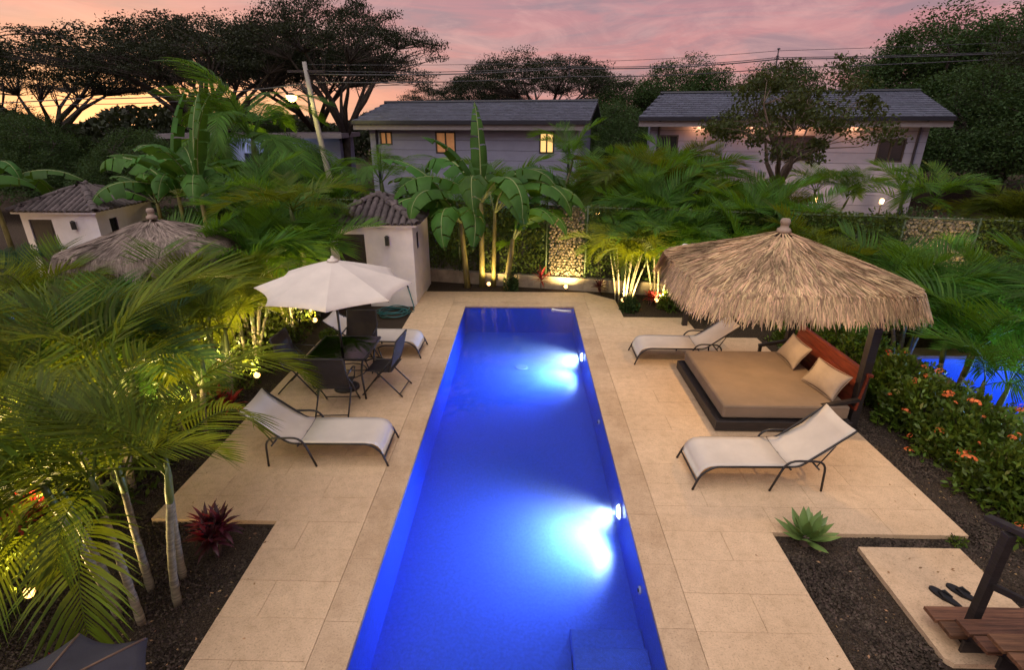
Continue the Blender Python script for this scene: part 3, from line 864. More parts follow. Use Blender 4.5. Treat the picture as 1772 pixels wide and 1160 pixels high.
# ---- timber stair with rail, bottom right
stair = empty('timber_stair', (0, 0, 0), 0, 'reddish timber stair with black handrail at the bottom right corner', 'stair')
for k in range(4):
    y1 = 3.47 - .27 * k; z = .16 + .17 * k
    x0 = 3.45 + .02 * (k % 2) - .01
    for j in range(2):
        MB().box(x0 + (.02 if j else 0), 5.6, y1 - .15 * (j + 1) + .006, y1 - .15 * j - .004, z - .035, z, .004).obj('tread_plank', MT['wood'], stair)
    MB().box(x0 + .12, 5.5, y1 - .315, y1 - .29, z - .16, z - .037).obj('riser', MT['black_wood'], stair)
for x in (3.62, 5.4):
    MB().bar((x, 3.42, .04), (x, 2.35, .66), .05, .12).obj('stringer', MT['black_wood'], stair)
MB().box(3.635, 3.70, 3.235, 3.30, -.05, 1.12, .003).obj('rail_post', MT['black_wood'], stair)
MB().bar((3.66, 3.46, 1.11), (3.92, 2.2, 1.42), .07, .04).obj('handrail', MT['black_wood'], stair)
MB().bar((3.68, 3.26, .62), (3.94, 2.2, .98), .035, .05).obj('mid_rail', MT['black_wood'], stair)

def flipflop(x, y, rz, lab):
    e = empty('flip_flop', (x, y, .0), rz, lab, 'flip flop', 'flip flops on the stone pad')
    out = []
    for k in range(20):
        a = 2 * math.pi * k / 20
        wv = .046 + .008 * math.cos(a) - (.010 if math.cos(a) < -.2 else 0)
        out.append((.135 * math.cos(a), wv * math.sin(a)))
    MB().prism(out, -.003, .020).obj('sole', MT['rubber'], e)
    for s in (-1, 1):
        MB().tube([(.06, 0, .022), (.03, s * .028, .045), (-.035, s * .042, .018)], [.006, .012, .009], 6).obj('strap', MT['rubber'], e, True)
flipflop(3.83, 3.70, R(118), 'black flip flop lying further from the stair post')
flipflop(4.02, 3.74, R(124), 'black flip flop lying right beside the stair post')

# ---- coiled hose
e = empty('garden_hose', (-2.95, 11.3, -.045), 0, 'coiled teal garden hose beside the white pump shed', 'hose')
pts = []
for k in range(150):
    a = k * .21; r = .27 + .04 * math.sin(k * .37) + .03 * math.cos(k * .11)
    pts.append((r * math.cos(a) * 1.15, r * math.sin(a), .02 + k * .0009 + .008 * math.sin(k * .9)))
pts += [(.45, .1, .03), (.38, .42, .10), (.24, .62, .45)]
MB().tube(pts, .013, 6).obj('coil', MT['hose'], e, True)
MB().tube([(.24, .62, .45), (.22, .66, .50)], .018, 8).obj('connector', MT['black'], e)

# ================================================================== SHEDS
tile_mesh = None
def barrel_tile():
    b = MB(); n = 6; L = .36
    for y, r in ((0, .068), (L, .055)):
        for off in (0, -.014):
            for k in range(n + 1):
                a = math.pi * k / n
                b.v.append(((r + off) * math.cos(a), y, (r + off) * math.sin(a)))
    m = n + 1
    for k in range(n):
        b.f.append((k, 2 * m + k, 2 * m + k + 1, k + 1))
        b.f.append((m + k, m + k + 1, 3 * m + k + 1, 3 * m + k))
        b.f.append((k, k + 1, m + k + 1, m + k))
    return b.mesh('roof_tile', MT['clay'])
tile_mesh = barrel_tile()
def make_shed(loc, w, d, h, za, label, cat='shed', rz=0):
    e = empty('pump_shed', loc, rz, label, cat, 'white stucco sheds')
    t = .12
    # front wall with door opening, right wall with window opening, others plain
    dx0, dx1, dh = .18, .80, 1.72
    f = MB()
    f.box(0, dx0, 0, t, 0, h); f.box(dx1, w, 0, t, 0, h); f.box(dx0, dx1, 0, t, dh, h)
    f.obj('front_wall', MT['stucco'], e)
    y0, y1, z0, z1 = .42, .72, 1.28, 1.68
    r = MB()
    r.box(w - t, w, t, y0, 0, h); r.box(w - t, w, y1, d, 0, h); r.box(w - t, w, y0, y1, 0, z0); r.box(w - t, w, y0, y1, z1, h)
    r.obj('side_wall', MT['stucco'], e)
    MB().box(0, t, t, d, 0, h).obj('side_wall', MT['stucco'], e)
    MB().box(t, w - t, d - t, d, 0, h).obj('rear_wall', MT['stucco'], e)
    dr = MB().box(dx0 + .004, dx1 - .004, .03, .07, 0.01, dh - .004, .003).obj('door', MT['door'], e)
    for k in range(3):
        MB().box(dx0 + .08, dx1 - .08, .022, .03, .12 + k * .53, .55 + k * .53).obj('door_panel', MT['door'], dr)
    MB().tube([(dx1 - .07, .03, .95), (dx1 - .07, -.01, .95)], .02, 8).obj('door_knob', MT['dark_metal'], dr)
    wn = MB().box(w - .09, w - .05, y0, y1, z0, z1).obj('window', MT['pane'], e)
    b = MB()
    for (a, c, p, q) in ((y0, y1, z0, z0 + .03), (y0, y1, z1 - .03, z1), (y0, y0 + .03, z0 + .03, z1 - .03), (y1 - .03, y1, z0 + .03, z1 - .03)):
        b.box(w - .05, w - .02, a, c, p, q)
    b.obj('window_frame', MT['frame'], wn)
    # hip roof
    o = .14
    x0, x1, Y0, Y1 = -o, w + o, -o, d + o
    cx, cy_ = w / 2, d / 2
    A = Vector((cx, cy_, za)); zb = h - .02
    b = MB()
    b.add([(x0, Y0, zb), (x1, Y0, zb), (x1, Y1, zb), (x0, Y1, zb), tuple(A)], [(0, 1, 4), (1, 2, 4), (2, 3, 4), (3, 0, 4), (3, 2, 1, 0)])
    rf = b.obj('roof', MT['clay'], e)
    MB().box(x0 + .02, x1 - .02, Y0 + .02, Y1 - .02, zb - .05, zb - .004).obj('eave_board', MT['stucco'], e)
    cors = [Vector((x0, Y0, zb)), Vector((x1, Y0, zb)), Vector((x1, Y1, zb)), Vector((x0, Y1, zb))]
    for s in range(4):
        p, q = cors[s], cors[(s + 1) % 4]
        al = (q - p); W_ = al.length; al.normalize()
        mid = (p + q) / 2; upv = (A - mid); S = upv.length; upv.normalize()
        nrm = al.cross(upv)
        M3 = Matrix((al, upv, nrm)).transposed()
        eu = M3.to_euler()
        pitch = .155
        nc = int(W_ / pitch)
        for c in range(nc + 1):
            u = (c + .5 - (nc + 1) / 2) * pitch
            smax = S * (1 - abs(u) / (W_ / 2)) - .10
            rows = int(smax / .30) + 1
            for rr in range(rows):
                sdist = rr * .30 - .03
                if sdist > smax: continue
                pos = mid + al * u + upv * sdist + nrm * (.008 + .004 * (rr % 2))
                eul = (M3 @ Matrix.Rotation(R(2.2 + random.uniform(-.8, .8)), 3, 'X')).to_euler()
                put('roof_tile', tile_mesh, rf, pos, eul)
        # hip ridge tiles
        d2 = (A - p); Lh = d2.length; d2.normalize()
        side = d2.cross(Vector((0, 0, 1))).normalized(); nn = side.cross(d2)
        M4 = Matrix((side, d2, nn)).transposed()
        for k in range(int(Lh / .30)):
            put('ridge_tile', tile_mesh, rf, p + d2 * (k * .30 - .02) + nn * .045, M4.to_euler(), (1.35, 1, 1.1))
    MB().lathe([(.11, za - .04), (.10, za + .05), (.05, za + .10)], 10, (cx, cy_, 0)).obj('ridge_cap', MT['clay'], rf, True)
    # wall lantern
    L = empty('wall_lantern', (w * .70, -.002, 1.60)); L.parent = e
    out = [(-.045, -.10), (.045, -.10), (.06, -.02), (.06, .08), (.035, .13), (0, .145), (-.035, .13), (-.06, .08), (-.06, -.02)]
    b = MB(); b.add([(x, 0, z) for x, z in out] + [(x, -.02, z) for x, z in out], [tuple(range(9)), tuple(reversed(range(9, 18)))] + [((i + 1) % 9, i, i + 9, (i + 1) % 9 + 9) for i in range(9)])
    b.obj('back_plate', MT['stucco'], L)
    MB().box(-.04, .04, -.11, -.03, -.12, .07).obj('lantern_body', MT['black'], L)
    MB().lathe([(.062, .07), (.03, .10), (.012, .11)], 8, (0, -.07, 0)).obj('lantern_hood', MT['black'], L)
    MB().bar((0, -.02, .06), (0, -.07, .10), .012).obj('lantern_arm', MT['black'], L)
    return e
make_shed((-4.43, 11.95, ZS - .01), 1.90, 1.95, 1.97, 2.46, 'white stucco pump shed with clay tile roof behind the cream umbrella')
make_shed((-13.1, 13.7, ZS - .01), 2.0, 2.2, 1.95, 2.46, 'white stucco shed with dark open doorway at the far left')

# neighbour's palapa among the left palms
p2 = empty('thatched_palapa', (-6.75, 9.6, 0), 0, 'greyish thatched palapa half hidden by palms on the left', 'palapa')
thatch_roof(p2, 1.25, 1.90, 2.40, 'thatch2', 9000, 11)
for sx in (-1, 1):
    for sy in (-1, 1):
        post(p2, sx * .85, sy * .85, 1.88)

# ================================================================== FENCE
def fy(x): return 13.6 - .2 * (x - .5)
FA = math.atan(-.2)
fence_x = [-9.0, -6.6, -4.2, -1.75, .55, 1.55, 3.9, 6.2, 8.35, 9.75, 12.2, 14.6]
PANEL_NAMES = ['at the far left behind the left banana plants', 'left of the shed behind the palms', 'directly behind the white shed', 'behind the banana clump',
               'filled with stones in the middle', 'behind the red cordyline right of the stones', 'behind the lit bamboo palms', 'behind the thatched palapa',
               'filled with stones right of the palapa', 'behind the right hand palms', 'at the far right edge']
wire_cache = {}
def wire_panel(L, Hh):
    k = round(L, 2)
    if k in wire_cache: return wire_cache[k]
    b = MB(); s = .075
    nn = int((L + Hh) / s)
    for sgn in (1, -1):
        for i in range(nn + 1):
            c = i * s - Hh
            x0 = max(0, c); z0 = x0 - c
            x1 = min(L, c + Hh); z1 = x1 - c
            if x1 - x0 < .02: continue
            if sgn < 0: a, d = (L - x0, z0), (L - x1, z1)
            else: a, d = (x0, z0), (x1, z1)
            y = .004 * sgn
            b.tube([(a[0], y, a[1]), (d[0], y, d[1])], .0028, 3, False)
    wire_cache[k] = b.mesh('chain_link', MT['fence'])
    return wire_cache[k]
FH0, FH1 = .28, 2.06
def leaf_quads(C, S, U, name, m, smooth=False, fold=.25, asp=.45):
    """C centres (n,3), S lengths (n,), U unit directions (n,3): pointed leaves folded on the midrib"""
    n = len(C)
    rr = rng.normal(size=(n, 3))
    sd = np.cross(U, rr); sd /= np.linalg.norm(sd, axis=1)[:, None] + 1e-9
    nr = np.cross(U, sd)
    S = S[:, None]
    base = C - U * S * .5; tip = C + U * S * .5
    l = C + sd * S * asp * .5 + nr * S * fold * .3; r = C - sd * S * asp * .5 + nr * S * fold * .3
    V = np.stack([base, l, tip, r], 1).reshape(-1, 3)
    m_ = bpy.data.meshes.new(name)
    m_.vertices.add(4 * n); m_.vertices.foreach_set('co', V.ravel())
    m_.loops.add(4 * n); m_.loops.foreach_set('vertex_index', np.arange(4 * n, dtype=np.int32))
    m_.polygons.add(n); m_.polygons.foreach_set('loop_start', np.arange(0, 4 * n, 4, dtype=np.int32))
    m_.polygons.foreach_set('loop_total', np.full(n, 4, dtype=np.int32))
    m_.materials.append(MT[m])
    m_.update(); m_.validate()
    return m_
def unit(a):
    return a / (np.linalg.norm(a, axis=1)[:, None] + 1e-9)
for i in range(len(fence_x) - 1):
    x0, x1 = fence_x[i], fence_x[i + 1]
    P0 = Vector((x0, fy(x0), 0)); L = (Vector((x1, fy(x1), 0)) - P0).length
    gab = PANEL_NAMES[i].startswith('filled')
    e = empty('fence_panel', P0, FA, ('green wire fence bay ' if not gab else 'tall wire basket wall ') + PANEL_NAMES[i], 'gabion' if gab else 'fence', 'bays of the back fence')
    MB().tube([(0, 0, ZS - .1), (0, 0, FH1 + .04)], .028, 10).obj('fence_post', MT['fence'], e, True)
    MB().tube([(.03, 0, FH1), (L - .03, 0, FH1)], .02, 8).obj('top_rail', MT['fence'], e, True)
    MB().box(.002, L - .002, -.10, .09, ZS - .1, FH0 - .005 * (i % 2), .01).obj('concrete_kerb', MT['concrete'], e)
    put('chain_link', wire_panel(L - .06, FH1 - FH0), e, (.03, -.03 if gab else 0, FH0))
    if gab:
        put('chain_link', wire_panel(L - .06, FH1 - FH0), e, (.03, .30, FH0))
        b = MB(); rs = random.Random(i)
        nx = int(L / .085); nz_ = int((FH1 - FH0) / .075)
        for a in range(nx):
            for c in range(nz_):
                for lay in range(2):
                    cx = .05 + (a + .5 + rs.uniform(-.3, .3) + .5 * (c % 2)) * (L - .1) / (nx + .5); cz = FH0 + (c + .5 + rs.uniform(-.3, .3)) * (FH1 - FH0) / nz_
                    cyy = .03 + lay * .12 + rs.uniform(-.015, .03)
                    q = Euler((rs.uniform(0, 6), rs.uniform(0, 6), rs.uniform(0, 6))).to_matrix()
                    sc_ = Vector((rs.uniform(.035, .058), rs.uniform(.03, .045), rs.uniform(.03, .045)))
                    ico = [(0, 0, 1), (.89, 0, .45), (.28, .85, .45), (-.72, .53, .45), (-.72, -.53, .45), (.28, -.85, .45), (.72, .53, -.45), (-.28, .85, -.45), (-.89, 0, -.45), (-.28, -.85, -.45), (.72, -.53, -.45), (0, 0, -1)]
                    fs = [(0, 1, 2), (0, 2, 3), (0, 3, 4), (0, 4, 5), (0, 5, 1), (1, 6, 2), (2, 7, 3), (3, 8, 4), (4, 9, 5), (5, 10, 1), (2, 6, 7), (3, 7, 8), (4, 8, 9), (5, 9, 10), (1, 10, 6), (11, 7, 6), (11, 8, 7), (11, 9, 8), (11, 10, 9), (11, 6, 10)]
                    b.add([Vector((cx, cyy, cz)) + q @ Vector((v[0] * sc_.x, v[1] * sc_.y, v[2] * sc_.z)) for v in ico], fs)
        b.obj('stones', MT['stone'], e, kind='stuff')
    # climbing vine on this bay
    if not gab:
        n = int((4800 if x0 > 5 else 3400) * L / 2.4)
        C = np.stack([rng.uniform(0, L, n), rng.normal(.04, .09, n), FH0 + (FH1 - FH0 + .05) * rng.beta(1.3, 1.0, n)], 1)
        U = unit(rng.normal(size=(n, 3)) * (1, .5, 1) + (0, 0, -.3))
        v = empty('climbing_vine', P0, FA, 'yellowish green vine covering the fence bay ' + PANEL_NAMES[i], 'vine', 'vines on the back fence')
        put('foliage', leaf_quads(C, rng.uniform(.06, .11, n), U, 'foliage', 'vine', asp=.6), v)
        b = MB()
        for k in range(6):
            xx = random.uniform(.1, L - .1)
            b.tube([(xx, .10, ZS), (xx + random.uniform(-.1, .1), .12, .7), (xx + random.uniform(-.3, .3), .11, 1.3), (xx + random.uniform(-.4, .4), .11, 1.95)], [.012, .01, .007, .004], 5)
        b.obj('stems', MT['bark'], v)

# ================================================================== PALMS
def frond_mesh(name, m, L=1.7, npair=34, ll=.55, bend=80, vee=28, droop=.5, w=.022, seed=0, petiole=.22):
    rg = random.Random(seed)
    b = MB()
    nseg = 16
    pts = []; tans = []
    p = Vector((0, 0, 0))
    for i in range(nseg + 1):
        t = i / nseg
        a = -R(bend) * (t ** 1.5)
        d = Vector((math.cos(a), 0, math.sin(a)))
        pts.append(p.copy()); tans.append(d)
        p = p + d * (L / nseg)
    b.tube(pts, [.016 * (1 - .85 * i / nseg) * (L / 1.7) ** .5 for i in range(nseg + 1)], 4)
    def at(t):
        f = t * nseg; i = min(int(f), nseg - 1); u = f - i
        return pts[i].lerp(pts[i + 1], u), tans[i].lerp(tans[i + 1], u).normalized()
    for k in range(npair):
        t = petiole + (1 - petiole) * (k + .3) / npair
        c, tg = at(min(t, .995))
        nm = Vector((0, 1, 0)).cross(tg) * -1
        nm = Vector((-tg.z, 0, tg.x))
        q = (t - petiole) / (1 - petiole)
        lf = ll * (.55 + .9 * math.sin(math.pi * (q * .78 + .18)) * .62) * rg.uniform(.88, 1.08)
        fwd = .45 + .75 * q
        for s in (-1, 1):
            if rg.random() < .03: continue
            sd = Vector((0, s, 0))
            d = (sd * 1.0 + tg * fwd + nm * math.tan(R(vee)) * rg.uniform(.7, 1.2)).normalized()
            wv = w * rg.uniform(.8, 1.15)
            P = []
            pos = c.copy(); dd = d.copy()
            for j in range(4):
                P.append(pos.copy())
                dd = (dd + Vector((0, 0, -1)) * droop * rg.uniform(.22, .42)).normalized()
                pos = pos + dd * lf / 3
            ws = (.45, 1.0, .75, .05)
            side = d.cross(nm).normalized()
            side = (tg - d * tg.dot(d)).normalized()
            base = len(b.v)
            for j in range(4):
                b.v.append(tuple(P[j] - side * wv * ws[j])); b.v.append(tuple(P[j] + side * wv * ws[j]))
            for j in range(3):
                b.f.append((base + 2 * j, base + 2 * j + 1, base + 2 * j + 3, base + 2 * j + 2))
    return b.mesh(name, m)
FR = {}
for key, m in (('areca', 'frond'), ('dark', 'frond_dark'), ('blue', 'frond_blue')):
    FR[key] = [frond_mesh('frond', MT[m], L=1.75, npair=29, ll=.70, bend=bd, vee=ve, droop=dr * 1.25, seed=k, w=.0165) for k, (bd, ve, dr) in enumerate(((55, 35, .35), (80, 30, .5), (100, 25, .6), (70, 40, .45), (120, 20, .7)))]
FR['coco'] = [frond_mesh('frond', MT['frond_dark'], L=3.0, npair=52, ll=.8, bend=bd, vee=15, droop=1.0, seed=20 + k, w=.016) for k, bd in enumerate((70, 95, 120))]
FR['spike'] = [frond_mesh('frond', MT['frond_dark'], L=1.7, npair=30, ll=.5, bend=25, vee=55, droop=.1, seed=40, w=.016)]
stem_cache = {}
def stem_mesh(h, lean, r, seed):
    k = (round(h, 2), round(lean, 2), round(r, 3))
    if k in stem_cache: return stem_cache[k]
    b = MB(); n = max(8, int(h / .09)); pts = []; rs = []
    for i in range(n + 1):
        t = i / n
        pts.append((lean * t ** 1.4 * h, 0, t * h)); rs.append(r * (1.15 - .35 * t) * (1.07 if i % 2 else .96))
    b.tube(pts, rs, 8)
    stem_cache[k] = (b.mesh('stem', MT['stem'], True), Vector(pts[-1]))
    return stem_cache[k]
shaft_mesh = MB().tube([(0, 0, -.02), (0, 0, .12), (0, 0, .30), (0, 0, .42)], [.036, .042, .030, .014], 8).mesh('crownshaft', MT['shaft'], True)
def palm(loc, label, kind='areca', stems=4, h=(.9, 1.5), L=(.9, 1.15), nf=(6, 8), spread=.22, lean=(.08, .3), r=.04, elev=(25, 75), seed=0, group='areca palms in the planting beds', name='areca_palm', cat='palm', azr=None, z=ZS):
    rg = random.Random(seed * 31 + 5)
    e = empty(name, (loc[0], loc[1], z), 0, label, cat, group)
    for s in range(stems):
        az = 2 * math.pi * s / stems + rg.uniform(-.5, .5)
        hh = round(rg.uniform(*h) * 5) / 5
        ln = round(rg.uniform(*lean) * 10) / 10
        d = spread * rg.uniform(.4, 1.0) if stems > 1 else 0
        base = Vector((math.cos(az) * d, math.sin(az) * d, 0))
        m, tip = stem_mesh(max(hh, .2), ln, r, s)
        put('stem', m, e, base, (0, 0, az))
        tw = base + Vector((math.cos(az) * tip.x, math.sin(az) * tip.x, tip.z))
        put('crownshaft', shaft_mesh, e, tw, (0, math.atan(ln), az), r / .04)
        top = tw + Vector((math.cos(az) * .15 * ln, math.sin(az) * .15 * ln, .40 * r / .04))
        n = rg.randint(*nf) + (1 if loc[0] > 0 else 0) * (stems > 1)
        a0 = rg.uniform(0, 6.28)
        for k in range(n):
            fa = a0 + 2 * math.pi * k / n + rg.uniform(-.35, .35)
            if azr: fa = R(rg.uniform(*azr))
            el = R(rg.uniform(*elev)) if k else R(80)
            sc_ = rg.uniform(*L) * (1.12 if k else .85)
            me = rg.choice(FR[kind])
            put('frond', me, e, top - Vector((0, 0, rg.uniform(0, .07))), Euler((rg.uniform(-.35, .35), -el, fa)), sc_)
    return e
def hero_frond(e, pos, azd, eld, s, kind='areca', v=1, roll=0):
    put('frond', FR[kind][v], e, Vector(pos) - e.location, Euler((R(roll), -R(eld), R(azd))), s)

# left bed, front to back
A = palm((-3.38, 3.55), 'areca palm clump at the front left, stems rising from the gravel beside the patio', stems=6, h=(.8, 1.2), L=(.52, .72), nf=(4, 5), seed=1, lean=(.0, .2), elev=(10, 65), spread=.3, azr=(60, 300), r=.032)
hero_frond(A, (-3.55, 3.5, 1.08), 300, 12, .70, v=2)
hero_frond(A, (-3.95, 3.5, .92), 275, 12, .62, v=2)
hero_frond(A, (-3.80, 3.6, 1.2), 240, 25, .72, v=4)
hero_frond(A, (-3.75, 3.6, 1.25), 215, 40, .80, v=2)
hero_frond(A, (-3.45, 3.55, 1.2), 285, 35, .55, v=4)
hero_frond(A, (-3.35, 3.6, 1.25), 20, 45, .55, v=4)
hero_frond(A, (-3.45, 3.75, 1.15), 100, 35, .70, v=2)
hero_frond(A, (-3.60, 3.65, 1.15), 170, 35, .75, v=2)
B = palm((-4.75, 5.15), 'tall areca clump whose big olive frond arches over the left foreground', stems=4, h=(.6, 1.2), L=(.7, .9), nf=(2, 2), seed=2, elev=(20, 70), azr=(80, 290))
hero_frond(B, (-4.2, 4.6, 1.2), 30, 82, 1.2, v=2)
hero_frond(B, (-4.9, 4.6, 1.2), 110, 62, 1.05, v=1)
hero_frond(B, (-4.35, 4.3, .8), 150, 40, .9, v=2)
hero_frond(B, (-5.0, 4.9, .9), 70, 65, 1.1, v=1)
Cc = palm((-4.55, 6.35), 'areca clump at the patio edge with a long frond reaching over the lounger', stems=3, h=(.4, .8), L=(.6, .75), nf=(2, 3), seed=3, elev=(20, 70), azr=(70, 290))
hero_frond(Cc, (-4.25, 5.75, .82), 25, 42, 1.0, v=4)
palm((-4.75, 7.25), 'areca clump lit from below beside the round garden light', stems=6, h=(.4, 1.0), L=(.55, .75), nf=(3, 4), seed=4, azr=(60, 300))
palm((-5.05, 8.7), 'many stemmed areca clump brightly lit behind the table on the left', stems=9, h=(.6, 1.0), L=(.5, .7), nf=(3, 4), seed=5, spread=.38, r=.028)
palm((-4.85, 10.6), 'dark stemmed areca clump left of the white shed', kind='dark', stems=6, h=(.8, 1.2), L=(.6, .8), nf=(4, 5), seed=6, spread=.35)
palm((-5.75, 4.3), 'areca clump at the far left foreground with fronds leaving the picture', stems=4, h=(.6, 1.0), L=(.8, .95), nf=(2, 3), seed=7)
palm((-5.4, 3.0), 'low areca clump at the left edge below the big frond', stems=4, h=(.2, .6), L=(.55, .7), nf=(3, 3), seed=8, elev=(10, 60), azr=(60, 280))
palm((-6.0, 6.0), 'areca clump behind the big olive frond near the neighbour pool', kind='areca', stems=4, h=(.4, .8), L=(.7, .85), nf=(3, 3), seed=9)
palm((-12.2, 12.2), 'palm beside the end of the left neighbour pool', kind='blue', stems=3, h=(.2, .2), L=(.5, .65), nf=(5, 6), seed=60)
palm((-5.4, 6.6), 'bluish palm behind the lit clump left of the lounger', kind='blue', stems=5, h=(.4, 1.0), L=(.65, .8), nf=(3, 3), seed=63)
palm((-5.2, 5.7), 'dark green palm between the olive frond and the lounger', kind='dark', stems=4, h=(.6, 1.0), L=(.65, .8), nf=(2, 3), seed=64, azr=(60, 300))
palm((-6.35, 7.4), 'cool green areca clump in front of the grey palapa', kind='dark', stems=4, h=(.2, .6), L=(.55, .75), nf=(4, 5), seed=10)
palm((-5.5, 9.9), 'dark green areca clump right of the grey palapa', kind='dark', stems=5, h=(.6, 1.2), L=(.7, .9), nf=(4, 6), seed=11)
palm((-5.4, 11.6), 'dense dark palm between the grey palapa and the white shed', kind='dark', stems=5, h=(.8, 1.4), L=(.75, .95), nf=(5, 6), seed=12)
palm((-8.6, 7.4), 'palm clump left of the grey palapa with fine drooping leaves', kind='blue', stems=3, h=(.2, .4), L=(.55, .75), nf=(4, 5), seed=14)
palm((-7.4, 5.3), 'yellow green palm clump at the left picture edge', kind='areca', stems=4, h=(.6, 1.2), L=(.8, .95), nf=(3, 4), seed=15)
palm((-4.62, 11.15), 'single slender palm with bushy crown rising in front of the white shed', kind='areca', stems=1, h=(1.8, 1.8), L=(.6, .75), nf=(9, 9), seed=16, lean=(-.1, -.1), r=.06, elev=(0, 60))
palm((-6.6, 13.9), 'feathery palm standing behind the white shed on its left', kind='dark', stems=4, h=(1.2, 1.6), L=(.8, 1.0), nf=(5, 6), seed=17)
palm((-8.9, 18.3), 'tall coconut palm with drooping fronds beside the leaning concrete pole', kind='coco', stems=1, h=(2.4, 2.4), L=(.85, 1.1), nf=(16, 16), seed=18, r=.12, lean=(.05, .05), elev=(0, 75), name='coconut_palm', group='tall background palms')
palm((-10.4, 19.5), 'coconut palm with hanging fronds left of the leaning pole', kind='coco', stems=1, h=(2.2, 2.2), L=(.7, .9), nf=(14, 14), seed=19, r=.12, lean=(.05, .05), elev=(0, 70), name='coconut_palm', group='tall background palms')
palm((-4.6, 17.6), 'young coconut palm in front of the left house wall', kind='coco', stems=1, h=(1.4, 1.4), L=(.5, .65), nf=(11, 11), seed=20, r=.09, lean=(0, 0), elev=(5, 70), name='coconut_palm', group='tall background palms')
palm((-6.0, 16.5), 'low palm thicket behind the fence left of the shed', kind='dark', stems=6, h=(.6, 1.2), L=(.8, 1.0), nf=(5, 6), seed=21, spread=.6)
palm((-9.0, 16.6), 'low dark palm behind the fence by the left banana plants', kind='dark', stems=4, h=(.4, .8), L=(.8, 1.0), nf=(5, 6), seed=22, spread=.5)
# back right
palm((2.42, 12.42), 'slender many stemmed areca brightly lit from below at the patio corner', kind='areca', stems=9, h=(.9, 1.3), L=(.5, .65), nf=(3, 4), seed=30, spread=.26, lean=(.1, .3), r=.018, elev=(15, 65))
palm((3.25, 12.45), 'leaning lit areca stems just left of the palapa roof', kind='dark', stems=6, h=(.9, 1.3), L=(.55, .75), nf=(4, 5), seed=31, spread=.28, r=.024)
palm((3.0, 14.8), 'large dark palm behind the fence above the lit areca', kind='dark', stems=5, h=(.8, 1.4), L=(.75, .95), nf=(5, 6), seed=32, spread=.4)
palm((4.5, 12.15), 'dark palm clump behind the left end of the palapa roof', kind='dark', stems=5, h=(.6, 1.2), L=(.65, .85), nf=(5, 6), seed=33, spread=.35)
palm((5.3, 13.6), 'dense palm directly behind the palapa ridge', kind='dark', stems=5, h=(.6, 1.2), L=(.75, .9), nf=(5, 6), seed=34, spread=.4)
palm((4.3, 15.6), 'palm with spreading crown in front of the gap between the houses', kind='areca', stems=4, h=(1.0, 1.6), L=(.75, .95), nf=(5, 6), seed=35)
palm((6.3, 11.4), 'bright green palm right behind the thatched roof', kind='areca', stems=5, h=(.4, .8), L=(.65, .85), nf=(5, 6), seed=36, spread=.3)
palm((7.4, 10.3), 'low leafy palm beyond the right end of the thatched roof', kind='dark', stems=5, h=(.2, .6), L=(.7, .9), nf=(5, 6), seed=37, spread=.3)
palm((9.0, 9.9), 'fresh green palm with upright fronds below the stone filled fence bay', kind='dark', stems=5, h=(.2, .4), L=(.6, .8), nf=(5, 6), seed=38, spread=.25)
palm((6.95, 7.9), 'dark palm arching over the right hand neighbour pool', kind='dark', stems=3, h=(.2, .6), L=(.65, .85), nf=(4, 5), seed=39, spread=.25, elev=(10, 70))
palm((8.6, 8.0), 'large green palm at the right picture edge beside the blue pool', kind='dark', stems=5, h=(.4, .8), L=(.8, 1.0), nf=(5, 6), seed=40, spread=.3)
palm((10.6, 9.0), 'palm clump far right in front of the dark fence', kind='dark', stems=4, h=(.2, .4), L=(.7, .9), nf=(5, 6), seed=41, spread=.3)
palm((7.3, 14.4), 'green palm behind the fence right of the palapa finial', kind='dark', stems=4, h=(.4, .8), L=(.7, .9), nf=(5, 6), seed=42)
palm((4.0, 19.5), 'tall palm between the two grey houses', kind='dark', stems=3, h=(1.4, 2.0), L=(.85, 1.1), nf=(7, 8), seed=43)
palm((6.0, 19.6), 'palm with drooping crown at the left corner of the right house', kind='areca', stems=2, h=(1.6, 2.0), L=(.75, .95), nf=(8, 8), seed=44)
palm((10.9, 20.0), 'small palm in front of the right house wall near its lamp', kind='dark', stems=2, h=(1.0, 1.4), L=(.7, .85), nf=(7, 8), seed=45)
palm((8.6, 18.8), 'bushy palm below the arched awning of the right house', kind='areca', stems=4, h=(.2, .6), L=(.75, .95), nf=(5, 6), seed=46, spread=.5)
palm((14.0, 19.8), 'palm at the right end of the right house', kind='dark', stems=2, h=(.8, 1.2), L=(.8, 1.0), nf=(7, 8), seed=47)
palm((16.5, 18.5), 'yellow green palm in front of the dark trees at far right', kind='areca', stems=4, h=(.4, .8), L=(.9, 1.1), nf=(6, 7), seed=48, spread=.5)
palm((2.6, 20.5), 'palm beside the right corner of the left house', kind='dark', stems=3, h=(.8, 1.4), L=(.8, 1.0), nf=(6, 7), seed=49)
palm((.9, 17.8), 'slim palm in front of the lit window of the left house', kind='dark', stems=1, h=(2.6, 2.6), L=(.6, .8), nf=(9, 9), seed=50)
palm((6.75, 7.0), 'small palm at the near corner of the right hand pool', kind='dark', stems=2, h=(.2, .4), L=(.5, .65), nf=(4, 4), seed=86)
palm((7.0, 9.2), 'dark palm at the far corner of the right hand pool', kind='dark', stems=4, h=(.2, .6), L=(.65, .85), nf=(5, 6), seed=71)
palm((3.9, 13.9), 'green palm just behind the fence above the lit areca', kind='dark', stems=5, h=(.8, 1.2), L=(.75, .9), nf=(5, 6), seed=72)
palm((6.6, 16.4), 'broad palm below the left wall of the right house', kind='dark', stems=4, h=(.6, 1.0), L=(.85, 1.0), nf=(6, 7), seed=73)
palm((1.6, 18.6), 'green palm below the lit window of the left house', kind='dark', stems=4, h=(.6, 1.0), L=(.8, 1.0), nf=(6, 7), seed=75)
